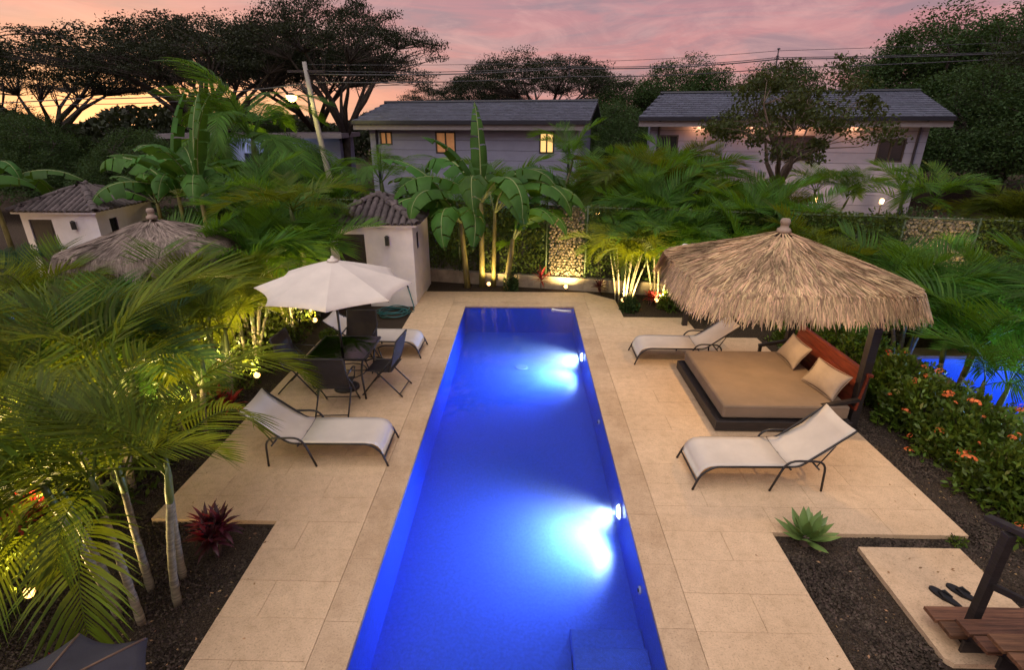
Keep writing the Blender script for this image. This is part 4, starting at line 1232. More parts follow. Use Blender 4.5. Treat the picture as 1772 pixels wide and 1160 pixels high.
palm((-2.6, 18.4), 'green palm in front of the middle of the left house', kind='dark', stems=4, h=(.6, 1.2), L=(.8, 1.0), nf=(6, 7), seed=76)
palm((-5.9, 8.1), 'fresh green palm in front of the grey palapa eave', kind='areca', stems=4, h=(.4, .8), L=(.6, .8), nf=(4, 5), seed=77)
palm((3.1, 17.2), 'tall green palm filling the gap right of the left house', kind='areca', stems=4, h=(1.4, 2.0), L=(.8, 1.0), nf=(6, 7), seed=80)
palm((5.2, 17.4), 'tall green palm in front of the left corner of the right house', kind='dark', stems=4, h=(1.4, 2.0), L=(.8, 1.0), nf=(6, 7), seed=81)
palm((-.9, 19.5), 'palm hiding the lower wall of the left house', kind='dark', stems=3, h=(1.0, 1.6), L=(.8, 1.0), nf=(6, 7), seed=82)
palm((-7.7, 8.1), 'fresh palm at the left lower edge of the grey palapa', kind='areca', stems=4, h=(.4, .8), L=(.6, .8), nf=(4, 5), seed=85)
palm((-6.35, 8.35), 'palm whose fronds cover the lower edge of the grey palapa', kind='dark', stems=4, h=(.6, 1.0), L=(.6, .8), nf=(4, 5), seed=84)
palm((-.1, 15.6), 'leafy palm behind the fence right of the banana clump', kind='dark', stems=4, h=(.4, .8), L=(.7, .9), nf=(5, 6), seed=51)

# ================================================================== BANANA PLANTS
def banana_leaf(seed, L=2.0, w=.27, bend=90, tear=.25):
    rg = random.Random(seed)
    b = MB(); rb = MB()
    n = 26
    p = Vector((0, 0, 0)); pts = []; tg = []
    for i in range(n + 1):
        t = i / n
        a = -R(bend) * t ** 1.7
        d = Vector((math.cos(a), 0, math.sin(a)))
        pts.append(p.copy()); tg.append(d); p = p + d * L / n
    rb.tube(pts, [.022 * (1 - .85 * i / n) for i in range(n + 1)], 5)
    for s in (-1, 1):
        sag = rg.uniform(.1, .3)
        i = 4
        while i < n:
            step = rg.choice((2, 3, 4, 5)) if rg.random() < tear * 3 else 6
            j = min(n, i + step)
            dsag = rg.uniform(-.25, .5) * tear * 2
            base = len(b.v)
            for k in range(i, j + 1):
                t = (k - 4) / (n - 4)
                ww = w * min(1, 3.2 * t + .12) ** .7 * (1 - t ** 3.2) ** .9
                nm = Vector((-tg[k].z, 0, tg[k].x))
                sd = Vector((0, s, 0)) + tg[k] * .18
                gap = .028 if (k == i and i > 4) else 0
                c = pts[k] + tg[k] * gap
                for q, (fr_, dz) in enumerate(((0, 0), (.5, .10), (1.0, .02 - sag - dsag))):
                    rip = .006 * math.sin(k * 2.1)
                    b.v.append(tuple(c + sd * ww * fr_ + nm * ww * (dz + rip) + Vector((0, 0, -ww * .25 * fr_ * fr_))))
            for k in range(j - i):
                for q in range(2):
                    a = base + k * 3 + q
                    b.f.append((a, a + 1, a + 4, a + 3) if s < 0 else (a, a + 3, a + 4, a + 1))
            i = j
    return b.mesh('leaf_blade', MT['banana'], True), rb.mesh('midrib', MT['banana_rib'], True)
BL = [banana_leaf(k, bend=bd, tear=tr, w=ww) for k, (bd, tr, ww) in enumerate(((40, .34, .17), (90, .5, .25), (120, .6, .26), (150, .5, .27), (70, .5, .23)))]
def banana(loc, label, h, leaves, lean=(0, 0), r=.075, L=1.0, z=ZS, seed=0):
    """leaves: list of (azimuth deg, elevation deg, variant, scale)"""
    e = empty('banana_plant', (loc[0], loc[1], z), 0, label, 'banana plant', 'banana plants')
    tp = Vector((lean[0], lean[1], h))
    pts = [tp * t + Vector((0, 0, 0)) for t in (0, .25, .5, .75, 1)]
    MB().tube(pts, [r * 1.15, r, r * .9, r * .8, r * .6], 10).obj('stem', MT['banana_stem'], e, True)
    for az_, el, v, s in leaves:
        bl, rb = BL[v]
        o = put('leaf', bl, e, tp - Vector((0, 0, .06)), Euler((random.uniform(-.3, .3), -R(el), R(az_))), s * L * 1.15)
        put('midrib', rb, o)
    return e
def rleaves(n, seed, s=(.8, 1.05), upright=1):
    rg = random.Random(seed); out = []
    a0 = rg.uniform(0, 360)
    for k in range(n):
        out.append((a0 + 360 * k / n * 1.02 + rg.uniform(-20, 20), rg.uniform(25, 62), rg.choice((1, 2, 2, 3, 4)), rg.uniform(*s)))
    for k in range(upright): out.append((rg.uniform(0, 360), rg.uniform(78, 88), 0, rg.uniform(*s)))
    return out
banana((-1.50, 13.55), 'banana stem at the left of the middle clump behind the pool', 1.75, [(188, 38, 2, 1.0), (212, 48, 3, 1.0), (255, 40, 3, .95), (150, 50, 1, 1.05), (172, 62, 4, 1.0), (232, 58, 3, 1.0), (295, 40, 3, .95)], (-.12, 0), seed=1, L=1.15)
banana((-1.12, 13.62), 'tallest banana stem in the middle clump with upright new leaves', 2.25, [(90, 86, 0, .95), (200, 72, 4, .85), (140, 55, 2, 1.05), (262, 50, 3, 1.0), (305, 45, 3, 1.1), (15, 45, 2, 1.05), (195, 42, 2, 1.0), (338, 52, 2, .95)], (.02, 0), seed=2, L=1.15)
banana((-.82, 13.65), 'reddish spotted banana stem right of the tallest one', 2.0, [(322, 50, 3, 1.1), (350, 42, 2, 1.05), (35, 50, 2, 1.0), (285, 48, 3, 1.05), (120, 60, 1, .95)], (.06, 0), r=.06, seed=3, L=1.15)
banana((-.48, 13.30), 'short thick banana stem brightly lit by the ground spotlight', 1.35, [(10, 55, 2, .9), (330, 60, 3, .95), (60, 60, 1, .9), (300, 70, 3, .9)], (.18, 0), r=.085, seed=4)
banana((-8.6, 14.3), 'banana plant with a tall upright leaf at left in front of the dark trees', 2.3, rleaves(8, 5, (1.0, 1.25), 2), seed=5)
banana((-9.9, 15.4), 'banana plant with long bluish leaves above the left shed roof', 2.2, rleaves(8, 6, (1.1, 1.35), 1), seed=6)
banana((-10.7, 15.6), 'banana plant leaning over the left shed roof', 1.9, rleaves(6, 7, (.8, 1.0), 0), seed=7)
banana((-14.3, 12.9), 'banana plant at the far left edge with a yellowish leaf', 2.1, rleaves(8, 8, (1.0, 1.3), 1), seed=8)
banana((-16.3, 16.4), 'banana plant behind the far left shed', 2.2, rleaves(7, 9, (1.0, 1.3), 1), seed=9)
banana((-7.9, 15.9), 'banana plant with pale lit stem behind the grey palapa', 1.6, rleaves(6, 10, (.8, 1.0), 0), seed=10)

# ================================================================== SMALL PLANTS
def blade_mesh(name, m, specs, w, seg=4, keel=.3):
    b = MB()
    for (az_, el, L, bend, off) in specs:
        ca, sa = math.cos(az_), math.sin(az_)
        p = Vector((off * ca, off * sa, 0)) if not isinstance(off, Vector) else off.copy()
        base = len(b.v)
        for i in range(seg + 1):
            t = i / seg
            e_ = el - bend * t
            ww = w * (.55 + 1.6 * t * (1 - t) * 1.6) * (1 - t ** 4)
            d = Vector((ca * math.cos(e_), sa * math.cos(e_), math.sin(e_)))
            sd = Vector((-sa, ca, 0)); nm = d.cross(sd) * -1
            b.v += [tuple(p - sd * ww + nm * ww * keel), tuple(p), tuple(p + sd * ww + nm * ww * keel)]
            p = p + d * L / seg
        for i in range(seg):
            for q in range(2):
                a = base + i * 3 + q
                b.f.append((a, a + 1, a + 4, a + 3))
    return b.mesh(name, MT[m], True)
rg = random.Random(5)
e = empty('agave_plant', (2.92, 4.40, ZS), 0, 'green rosette agave at the corner of the patio by the dark gravel', 'agave')
MB().tube([(0, 0, 0), (0, 0, .10)], [.05, .06], 8).obj('stem', MT['bark_pale'], e)
for k in range(22):
    t = k / 22
    me = blade_mesh('leaf', 'agave', [(k * 2.4 + rg.uniform(-.1, .1), R(18 + 62 * t), .31 - .05 * t, R(14), .03)], .045, 5, .45)
    put('leaf', me, e, (0, 0, .08 + .06 * t))
def cordyline(loc, label, h, nl, L, m, seed, heads=1, z=ZS):
    rg = random.Random(seed)
    e = empty('cordyline', (loc[0], loc[1], z), 0, label, 'cordyline', 'red leaved cordylines')
    for q in range(heads):
        ox, oy = (rg.uniform(-.12, .12), rg.uniform(-.12, .12)) if heads > 1 else (0, 0)
        hh = h * rg.uniform(.7, 1.05)
        MB().tube([(ox * .3, oy * .3, 0), (ox, oy, hh)], [.014, .009], 6).obj('stem', MT['bark_pale'], e, True)
        sp = []
        for k in range(nl):
            t = k / nl
            sp.append((k * 2.4 + rg.uniform(-.2, .2), R(rg.uniform(-5, 25) + 65 * t), L * rg.uniform(.8, 1.05), R(75 * (1 - .5 * t)), Vector((ox, oy, hh * (.75 + .28 * t)))))
        put('leaves', blade_mesh('leaves', m, sp, .019, 4), e)
cordyline((-3.05, 4.08), 'dark burgundy cordyline in the gravel corner by the left patio edge', .34, 34, .26, 'cordy', 1, 3)
cordyline((-4.42, 6.72), 'bright red cordyline between the palms behind the left lounger', .28, 22, .30, 'cordy_red', 2, 2)
cordyline((.42, 13.15), 'upright red cordyline in front of the low kerb by the stone wall', .50, 20, .36, 'cordy_red', 3, 1)
cordyline((1.95, 12.98), 'small brownish red cordyline left of the lit areca', .30, 18, .28, 'cordy', 4, 2)
cordyline((2.95, 12.15), 'small orange red cordyline right of the lit areca', .22, 22, .24, 'cordy_red', 5, 2)
cordyline((-4.05, 10.8), 'little red cordyline beside the garden light near the umbrella', .25, 18, .24, 'cordy', 6, 1)
cordyline((-3.5, 2.75), 'low red cordyline at the edge of the dark umbrella', .2, 16, .22, 'cordy_red', 7, 1)
cordyline((-5.05, 4.3), 'red cordyline glimpsed under the left foreground palms', .4, 20, .3, 'cordy_red', 8, 2)
def bush(loc, label, rx, ry, h, n, m, name='low_shrub', cat='shrub', leaf=(.05, .09), group=None, z=ZS, flowers=0, fm='flower', seed=0, asp=.45, base=.02):
    e = empty(name, (loc[0], loc[1], z), 0, label, cat, group)
    rg2 = np.random.default_rng(seed + 100)
    d = unit(rg2.normal(size=(n, 3))); d[:, 2] = np.abs(d[:, 2])
    rad = rg2.beta(5, 1.4, n)
    lump = 1 + .16 * np.sin(d[:, 0] * 7 + seed) * np.cos(d[:, 1] * 6 + seed * 2) + .08 * np.sin(d[:, 2] * 9 + d[:, 0] * 11)
    C = d * (rad * lump)[:, None] * np.array([rx, ry, h - base]) + (0, 0, base)
    U = unit(d * .8 + rg2.normal(size=(n, 3)) * .7 + (0, 0, .25))
    put('foliage', leaf_quads(C, rg2.uniform(*leaf, n), U, 'foliage', m, asp=asp), e)
    b = MB(); r3 = random.Random(seed)
    for k in range(7):
        a = r3.uniform(0, 6.28); q = r3.uniform(.3, .8)
        b.tube([(0, 0, 0), (math.cos(a) * rx * q * .5, math.sin(a) * ry * q * .5, h * .4), (math.cos(a) * rx * q, math.sin(a) * ry * q, h * .85)], [.014, .010, .004], 5)
    b.obj('stems', MT['bark'], e)
    for k in range(flowers):
        while True:
            dd = Vector((r3.gauss(0, 1), r3.gauss(0, 1), abs(r3.gauss(0, 1)))).normalized()
            if dd.x < .55 or dd.z > .5: break
        lm = 1 + .16 * math.sin(dd.x * 7 + seed) * math.cos(dd.y * 6 + seed * 2)
        c = Vector((dd.x * rx * lm, dd.y * ry * lm, base + dd.z * (h - base) * lm)) * 1.0
        put('flower_head', FLOW[0 if fm == 'flower' else 1][k % 3], e, c, (r3.uniform(-.5, .5), r3.uniform(-.5, .5), r3.uniform(0, 6)), r3.choice((.4, .5, .6, .75, .95, 1.2)) * r3.uniform(.85, 1.15))
    return e
FLOW = []
for m in ('flower', 'flower_red'):
    L_ = []
    for v in range(3):
        b = MB(); r3 = random.Random(v)
        for k in range(26):
            d = Vector((r3.gauss(0, 1), r3.gauss(0, 1), abs(r3.gauss(0, .8)))).normalized()
            c = Vector((d.x * .055, d.y * .055, d.z * .032))
            t1 = d.orthogonal().normalized(); t2 = d.cross(t1)
            s = .016
            b.add([c + t1 * s, c + t2 * s + d * .004, c - t1 * s, c - t2 * s + d * .004], [(0, 1, 2, 3)])
        L_.append(b.mesh('flower_head', MT[m]))
    FLOW.append(L_)
ix = [(5.75, 3.55, 'nearest the timber stair'), (5.70, 4.35, 'just beyond the stair rail'), (5.72, 5.15, 'beside the patio corner, full of orange blooms'), (5.75, 5.95, 'level with the near lounger'),
      (5.72, 6.75, 'beside the near palapa post'), (5.70, 7.5, 'behind the near pillow'), (5.68, 8.25, 'behind the far pillow with red blooms'), (5.6, 9.0, 'behind the far end of the headboard'), (5.5, 9.75, 'at the far end of the flower hedge')]
for k, (x, y, lab) in enumerate(ix):
    bush((x, y), 'orange flowering ixora bush ' + lab, .66, .56, .86 - .02 * (k % 3), 4200 if k < 6 else 3000, 'hedge', 'ixora_bush', 'flower bush', (.065, .115), 'ixora hedge along the right bed',
         flowers=(20, 24, 25, 18, 14, 10, 10, 9, 7)[k], fm='flower' if k < 6 else 'flower_red', seed=k, asp=.42)
bush((2.42, 11.75), 'small round dark shrub at the corner of the gravel bed', .26, .24, .34, 900, 'tree2', seed=31)
bush((3.4, 11.9), 'spiky low shrub behind the far right lounger', .3, .3, .5, 900, 'hedge', seed=32, leaf=(.08, .16), asp=.2)
bush((-.35, 13.3), 'dark clipped shrub between the lit banana stem and the red cordyline', .22, .22, .6, 900, 'tree2', seed=33)
bush((-3.9, 12.9 - 3.1), 'low ground shrub behind the dining chair', .2, .2, .25, 400, 'hedge', seed=34)
bush((4.5, 4.45), 'tiny green weed tuft beside the patio corner on the right', .10, .10, .08, 120, 'hedge', seed=35, leaf=(.03, .05))
# leafy mid shrubs behind fence
for k, (x, y, rx, h, lab) in enumerate(((-11.8, 18.5, 1.6, 1.5, 'at far left behind the shed'), (-3.0, 16.6, 1.5, 1.7, 'behind the fence left of the banana clump'), (1.2, 16.6, 1.3, 1.2, 'behind the stone wall in the middle'),
        (7.0, 15.8, 1.3, 1.5, 'with yellow tips behind the palapa'), (10.5, 14.6, 1.8, 1.35, 'on top of the fence at right'), (13.6, 14.2, 1.8, 1.4, 'along the fence at the far right'), (12.4, 17.5, 2.0, 1.6, 'in front of the right house lamps'), (17.5, 15.5, 2.2, 1.8, 'at the right picture edge'))):
    bush((x, y), 'leafy green shrub ' + lab, rx, 1.0, h, 3000, 'hedge' if k % 2 else 'tree2', 'garden_shrub', 'shrub', (.08, .16), 'shrubs behind the back fence', seed=50 + k)
# undergrowth in the left bed
n = 15000
C = np.stack([rng.uniform(-7.4, -4.35, n), rng.uniform(2.6, 12.2, n), ZS + np.abs(rng.normal(0, .36, n))], 1)
C = C[(C[:, 1] < 11) | (C[:, 0] < -4.6)]; n = len(C)
U = unit(rng.normal(size=(n, 3)) + (0, 0, .8))
o = put('undergrowth', leaf_quads(C, rng.uniform(.06, .16, n), U, 'undergrowth', 'vine', asp=.35))
tag(o, 'dense low undergrowth between the left hand palms', 'undergrowth', kind='stuff')
# leaf litter and pale pebbles on the gravel
n = 420
C = []
while len(C) < n:
    x, y = random.uniform(-5, 5.2), random.uniform(2.6, 6.6)
    if (-3.9 < x < -2.7 and y < 4.5) or (2.7 < x < 5.1 and y < 4.4 and not (3.4 < x < 4.45 and y > 3.0)) or (4.72 < x < 5.25):
        C.append((x, y, ZS + .006))
for k in range(70):
    x, y = random.choice(((random.uniform(-4.0, -3.4), random.uniform(4.6, 9.8)), (random.gauss(-2.75, .2), random.uniform(2.6, 4.5)), (random.uniform(4.0, 4.62), random.uniform(4.6, 6.4)), (random.gauss(2.5, .15), random.uniform(2.6, 4.5)), (random.uniform(3.45, 4.4), random.uniform(3.2, 4.3))))
    C.append((x, y, .006))
n = len(C); C = np.array(C)
U = unit(np.stack([rng.normal(size=n), rng.normal(size=n), rng.normal(size=n) * .15], 1))
o = put('leaf_litter', leaf_quads(C, rng.uniform(.012, .045, n), U, 'leaf_litter', 'litter', asp=.5))
tag(o, 'scattered dry leaves on the dark gravel', 'leaf litter', kind='stuff')

# loose gravel on the beds in view
def gravel(n, regions, nm, lab, seed):
    rg = np.random.default_rng(seed)
    ar = np.array([(r[1] - r[0]) * (r[3] - r[2]) for r in regions]); ar = ar / ar.sum()
    pick = rg.choice(len(regions), n, p=ar)
    rr = np.array(regions)[pick]
    X = rg.uniform(rr[:, 0], rr[:, 1]); Y = rg.uniform(rr[:, 2], rr[:, 3])
    hz = .012 * (np.sin(X * 5.1 + Y * 3.3) + np.sin(X * 2.3 - Y * 6.1)) + .004
    Cn = np.stack([X, Y, ZS + np.clip(hz, -.004, .03)], 1)
    sz = rg.uniform(.007, .017, n)[:, None]
    dirs = np.array([(1, 0, 0), (-1, 0, 0), (0, 1, 0), (0, -1, 0), (0, 0, .8), (0, 0, -.8)], float)
    V = Cn[:, None, :] + dirs[None] * sz[:, None] * rg.uniform(.6, 1.3, (n, 6, 1)) + rg.normal(0, .002, (n, 6, 3))
    F = np.array([(0, 2, 4), (2, 1, 4), (1, 3, 4), (3, 0, 4), (2, 0, 5), (1, 2, 5), (3, 1, 5), (0, 3, 5)])
    FF = (F[None] + (np.arange(n) * 6)[:, None, None]).reshape(-1, 3)
    m_ = bpy.data.meshes.new(nm); m_.from_pydata(V.reshape(-1, 3).tolist(), [], FF.tolist()); m_.materials.append(MT['pebble']); m_.update()
    tag(put(nm, m_), lab, 'gravel', kind='stuff')
MT['pebble'] = mat('dark_pebble', (.055, .042, .032), rough=.9, var=.3, rnd=.7, rnd_mode='island', spec=.2)
gravel(26000, [(-4.02, -2.67, 2.2, 4.53), (-5.6, -4.05, 2.4, 8.0)], 'gravel', 'loose dark gravel in the left planting bed', 1)
gravel(26000, [(2.64, 3.39, 2.4, 4.48), (3.39, 4.6, 4.33, 4.49), (4.44, 5.3, 3.0, 4.49), (4.67, 5.3, 4.5, 8.0)], 'gravel', 'loose dark gravel round the stepping pad and hedge', 2)

# ================================================================== GARDEN SPOTS
def spot(x, y, lab, en_, aim=(0, 0, 1), z=ZS, size=155, col=(1.0, .70, .27), face=(0, -1, .4)):
    en = en_ * (4.5 if x < -3 else 7.0)
    e = empty('garden_spotlight', (x, y, z), 0, lab, 'spotlight', 'warm garden spotlights')
    MB().tube([(0, 0, -.05), (0, 0, .12)], .010, 6).obj('stake', MT['black'], e)
    f = Vector(face).normalized()
    c = Vector((0, 0, .17))
    MB().tube([c - f * .05, c + f * .03], [.034, .052], 12).obj('housing', MT['black'], e, True)
    MB().tube([c + f * .031, c + f * .040], [.05, .044], 12).obj('lens', MT['lamp'], e)
    lamp('spot_light', 'SPOT', c + f * .07 + Vector((0, 0, .05)), en, col, e, .035, size, .6, aim)
spot(-.92, 13.3, 'glowing ground spotlight at the foot of the banana clump', 12, (.35, .45, 1), face=(0, -1, .5))
spot(-4.42, 10.5, 'glowing garden spotlight beside the umbrella on the left', 34, (-.5, -.2, 1), face=(.3, -1, .5))
spot(-4.40, 7.85, 'glowing garden spotlight between palm stems left of the table', 40, (-.7, .35, 1), face=(.3, -1, .6))
spot(-4.36, 3.46, 'glowing garden spotlight under palm leaves at the lower left', 42, (.25, .5, 1), face=(.4, -1, 1))
spot(-5.0, 5.9, 'spotlight hidden in the palms behind the left lounger', 44, (-.1, .2, 1))
spot(-5.35, 4.75, 'spotlight hidden under the big olive frond', 44, (.3, .2, 1))
spot(-4.9, 6.55, 'spotlight behind the red cordyline in the left bed', 36, (-.2, .3, 1))
spot(-6.3, 5.2, 'spotlight deep in the left palms below the neighbour pool', 40, (.2, .1, 1))
spot(-5.9, 9.2, 'spotlight in front of the grey palapa posts', 34, (.3, 0, 1))
spot(-5.3, 8.35, 'spotlight hidden behind the lit stems left of the table', 40, (.3, .3, 1))
spot(2.32, 12.05, 'spotlight at the foot of the lit slender areca', 40, (.1, .5, 1))
spot(3.1, 12.05, 'spotlight under the leaning areca stems', 26, (.25, .5, 1))
spot(1.05, 13.1, 'spotlight in front of the middle stone wall', 22, (0, .75, 1))
spot(8.9, 11.3, 'spotlight in front of the right stone filled bay', 24, (0, .75, 1))
spot(6.6, 12.0, 'spotlight among the palms behind the palapa', 22, (.1, .2, 1))
spot(-7.4, 6.6, 'spotlight among the palms by the left pool', 34, (.2, .2, 1))
spot(-14.6, 12.5, 'spotlight at the foot of the far left banana plant', 18, (.1, .3, 1))
spot(-8.3, 13.7, 'spotlight under the left banana plants', 10, (0, .3, 1))

# ================================================================== HOUSES
def make_house(loc, rz, W_, D_, eave, ridge, label, wins, lean=(.0, .0), tint='siding', vis=1.4, ov=.55, awn=None, rlift=0.0, hip_l=0.0):
    e = empty('grey_house', loc, rz, label, 'house', 'houses behind the fence')
    bh = .42
    z0 = -.1
    n = int((eave - z0) / bh) + 1
    holes = wins
    for k in range(n):                        # siding boards, cut round the windows
        a = z0 + k * bh; c = min(eave, a + bh)
        segs = [(0.0, W_)]
        for (x0, x1, h0, h1, kind) in holes:
            if h0 < c - .01 and h1 > a + .01:
                ns = []
                for (s, t) in segs:
                    if x1 <= s or x0 >= t: ns.append((s, t))
                    else:
                        if x0 > s: ns.append((s, x0))
                        if x1 < t: ns.append((x1, t))
                segs = ns
                if h0 - a > .03: MB().box(x0, x1, -.03, .05, a + .012, h0).obj('siding_board', MT[tint], e)
                if c - h1 > .03: MB().box(x0, x1, -.03, .05, h1, c - .002).obj('siding_board', MT[tint], e)
        for (s, t) in segs:
            MB().box(s, t, -.03 + .0, .05, a + .012, c - .002).obj('siding_board', MT[tint], e)
        MB().box(W_ - .05, W_ + .03, .052, D_, a + .012, c - .002).obj('siding_board', MT[tint], e)
        MB().box(-.03, .05, .052, D_, a + .012, c - .002).obj('siding_board', MT[tint], e)
    MB().box(.06, W_ - .06, .055, .16, z0, eave).obj('wall_core', MT['house_dark'], e)
    MB().box(.06, W_ - .06, D_ - .1, D_, z0, eave).obj('rear_wall', MT[tint], e)
    for (x0, x1, h0, h1, kind) in holes:
        w_ = MB().box(x0 + .05, x1 - .05, .0, .03, h0 + .05, h1 - .05).obj('window', MT[kind], e)
        b = MB()
        for (p, q, r, s) in ((x0, x1, h0, h0 + .06), (x0, x1, h1 - .06, h1), (x0, x0 + .06, h0 + .06, h1 - .06), (x1 - .06, x1, h0 + .06, h1 - .06), ((x0 + x1) / 2 - .03, (x0 + x1) / 2 + .03, h0 + .06, h1 - .06)):
            b.box(p, q, -.05, .02, r, s)
        b.obj('window_frame', MT['frame'], w_)
    # roof: front slope tiled in courses, rear slope plain
    run = D_ / 2 + ov
    p0 = Vector((-ov, -ov, eave)); p1 = Vector((W_ + ov, -ov, eave))
    r0 = Vector((-ov + hip_l, D_ / 2, ridge)); r1 = Vector((W_ + ov, D_ / 2, ridge + rlift))
    b0 = Vector((-ov, D_ + ov, eave)); b1 = Vector((W_ + ov, D_ + ov, eave))
    b = MB()
    dz = Vector((0, 0, -.10))
    b.add([p0, p1, r1, r0, b1, b0, p0 + dz, p1 + dz, r1 + dz, r0 + dz, b1 + dz, b0 + dz],
          [(0, 1, 2, 3), (3, 2, 4, 5), (9, 8, 7, 6), (11, 10, 8, 9), (0, 6, 7, 1), (1, 7, 8, 2), (2, 8, 10, 4), (5, 11, 9, 3), (3, 9, 6, 0), (4, 10, 11, 5)])
    rf = b.obj('roof', MT['gutter'], e)
    t = MB(); S = (r0 - p0).length
    rows = int(S / .30)
    for k in range(rows):
        u0 = k / rows; u1 = (k + 1.12) / rows
        for_l = p0.lerp(r0, u0); for_r = p1.lerp(r1, u0)
        tl = p0.lerp(r0, min(u1, 1)); tr = p1.lerp(r1, min(u1, 1))
        cnt = int((for_r - for_l).length / .36)
        off = .5 * (k % 2)
        for c in range(cnt):
            s0 = min(1, max(0, (c + off + .02) / cnt)); s1 = min(1, (c + off + .98) / cnt)
            if s1 - s0 < .2 / cnt: continue
            A_ = for_l.lerp(for_r, s0); B_ = for_l.lerp(for_r, s1); C_ = tl.lerp(tr, s1); D__ = tl.lerp(tr, s0)
            up = Vector((0, 0, 1)); j = random.uniform(0, .008)
            t.add([A_ + up * (.05 + j), B_ + up * (.05 + j), C_ + up * .015, D__ + up * .015, A_ + up * .005, B_ + up * .005], [(0, 1, 2, 3), (4, 5, 1, 0), (0, 3, 4), (1, 5, 2)])
    t.obj('roof_tiles', MT['roof_grey'], rf, kind='stuff')
    MB().tube([r0 + Vector((0, 0, .05)), r1 + Vector((0, 0, .05))], .07, 8).obj('ridge_cap', MT['gutter'], rf)
    MB().box(-ov, W_ + ov, -ov - .10, -ov - .002, eave - .13, eave + .02).obj('gutter', MT['gutter'], e)
    MB().box(-ov + .02, W_ + ov - .02, -ov + .02, -ov + .05, eave - .36, eave - .11).obj('fascia', MT['fascia'], e)
    MB().box(-ov + .03, W_ + ov - .03, -ov + .06, -.05, eave - .14, eave - .105).obj('soffit', MT['soffit'], e)
    for x in (.35, W_ - .35):
        MB().tube([(x, -.08, z0), (x, -.08, eave - .15), (x, -ov, eave - .12)], .05, 8).obj('downpipe', MT['gutter'], e)
    return e
H1 = make_house((-7.2, 26.2, 0), FA, 9.6, 6.0, 4.06, 4.90, 'grey sided house with one lit window behind the banana plants', [(7.95, 8.6, 2.75, 3.62, 'lit'), (3.2, 4.15, 2.7, 3.62, 'lit_dim'), (.5, 1.1, 3.05, 3.62, 'lit_dim')])
H2 = make_house((5.45, 25.1, 0), FA, 10.7, 6.0, 4.20, 5.25, 'long grey sided house with slate roof at the right background', [(.4, 1.2, 2.5, 3.5, 'pane'), (5.0, 6.6, 2.5, 3.5, 'pane'), (9.0, 10.0, 2.5, 3.4, 'pane')], hip_l=.9)
# warm eave strip, arched awning and doorway lamps of the right house
for x in (2.0, 4.0, 6.0, 8.0):
    lamp('eave_light', 'POINT', (x, -.26, 3.92), 34, (1.0, .42, .16), H2, .1)
b = MB(); n = 10
for s in (0, 1):
    for k in range(n + 1):
        a = math.pi * k / n
        b.v.append((3.9 + 1.05 * math.cos(a), -.05 - .75 * s * 1.0, 1.55 + .62 * math.sin(a) * (1 - .0 * s)))
for k in range(n): b.f.append((k, k + 1, n + 2 + k, n + 1 + k))
b.f.append(tuple(range(n + 1, 2 * n + 2)))
b.obj('arched_awning', MT['fascia'], H2)
MB().box(3.3, 4.5, -.06, -.04, .2, 1.4).obj('terrace_door', MT['lit_dim'], H2)
def lantern_post(x, y, h, lab, en):
    e = empty('terrace_lamp', (x, y, ZS), 0, lab, 'lamp', 'terrace lamps of the right house')
    MB().tube([(0, 0, 0), (0, 0, h)], .03, 8).obj('post', MT['black'], e)
    MB().lathe([(.07, h), (.08, h + .14), (.05, h + .2)], 10).obj('shade', MT['lamp'], e, True)
    lamp('terrace_light', 'POINT', (0, -.12, h + .1), en * .5, (1.0, .62, .30), e, .1)
lantern_post(10.3, 23.0, 1.1, 'warm terrace lamp left of the bronze leaved tree trunk', 130)
lantern_post(12.0, 22.9, 1.0, 'warm terrace lamp right of the bronze leaved tree trunk', 130)
lantern_post(14.4, 22.4, 1.0, 'brightest warm terrace lamp in front of the right house', 200)
lantern_post(3.0, 22.4, .5, 'orange lamp glowing behind the fence between the houses', 120)
# dark canopy and low wall in front of the right house
e = empty('terrace_wall', (8.0, 20.6, 0), FA, 'low dark terrace wall in front of the right house', 'wall')
MB().box(0, 9.5, 0, .2, ZS, .75).obj('wall_body', MT['house_dark'], e)
MB().box(-.05, 9.55, -.06, .26, .752, .82).obj('coping', MT['gutter'], e)

# lit pale building glimpsed at left
e = empty('pale_building', (-19.5, 31, 0), R(6), 'pale flat building glimpsed through the dark trees at left', 'building')
MB().box(0, 9, 0, 4, -.1, 3.2).obj('wall', MT['siding'], e)
MB().box(-.4, 9.4, -1.2, 4.3, 3.2, 3.45).obj('flat_roof', MT['fascia'], e)
for k in range(3):
    w_ = MB().box(1 + k * 2.7, 2.6 + k * 2.7, -.04, .0, 1.0, 2.4).obj('window', MT['pane'], e)
    MB().box(1.7 + k * 2.7, 1.78 + k * 2.7, -.07, -.042, 1.0, 2.4).obj('mullion', MT['frame'], w_)
lamp('porch_light', 'POINT', (5.0, -.9, 2.9), 160, (.75, .85, 1.0), e, .15)

# ================================================================== UTILITY POLES AND WIRES
e = empty('utility_pole', (-8.35, 24, ZS), 0, 'pale leaning concrete utility pole with a lit street lamp', 'utility pole')
MB().tube([(0, 0, 0), (-.25, 0, 2.2), (-.50, 0, 4.4), (-.66, 0, 6.35)], [.13, .12, .105, .085], 12).obj('shaft', MT['pole'], e, True)
MB().tube(arc([(-.55, 0, 4.7), (-.8, -.5, 5.05), (-.95, -1.0, 5.08)], 4, .3), .03, 8).obj('lamp_arm', MT['dark_metal'], e, True)
lh = MB().lathe([(.05, 5.16), (.14, 5.1), (.15, 5.05)], 12, (-.95, -1.05, 0)).obj('lamp_head', MT['dark_metal'], e, True)
MB().lathe([(.08, 4.84), (.19, 4.92), (.20, 5.048)], 12, (-.95, -1.05, 0)).obj('bulb', MT['street'], lh, True)
lamp('street_light', 'POINT', (-.95, -1.1, 4.82), 190, (1.0, .85, .25), e, .12)
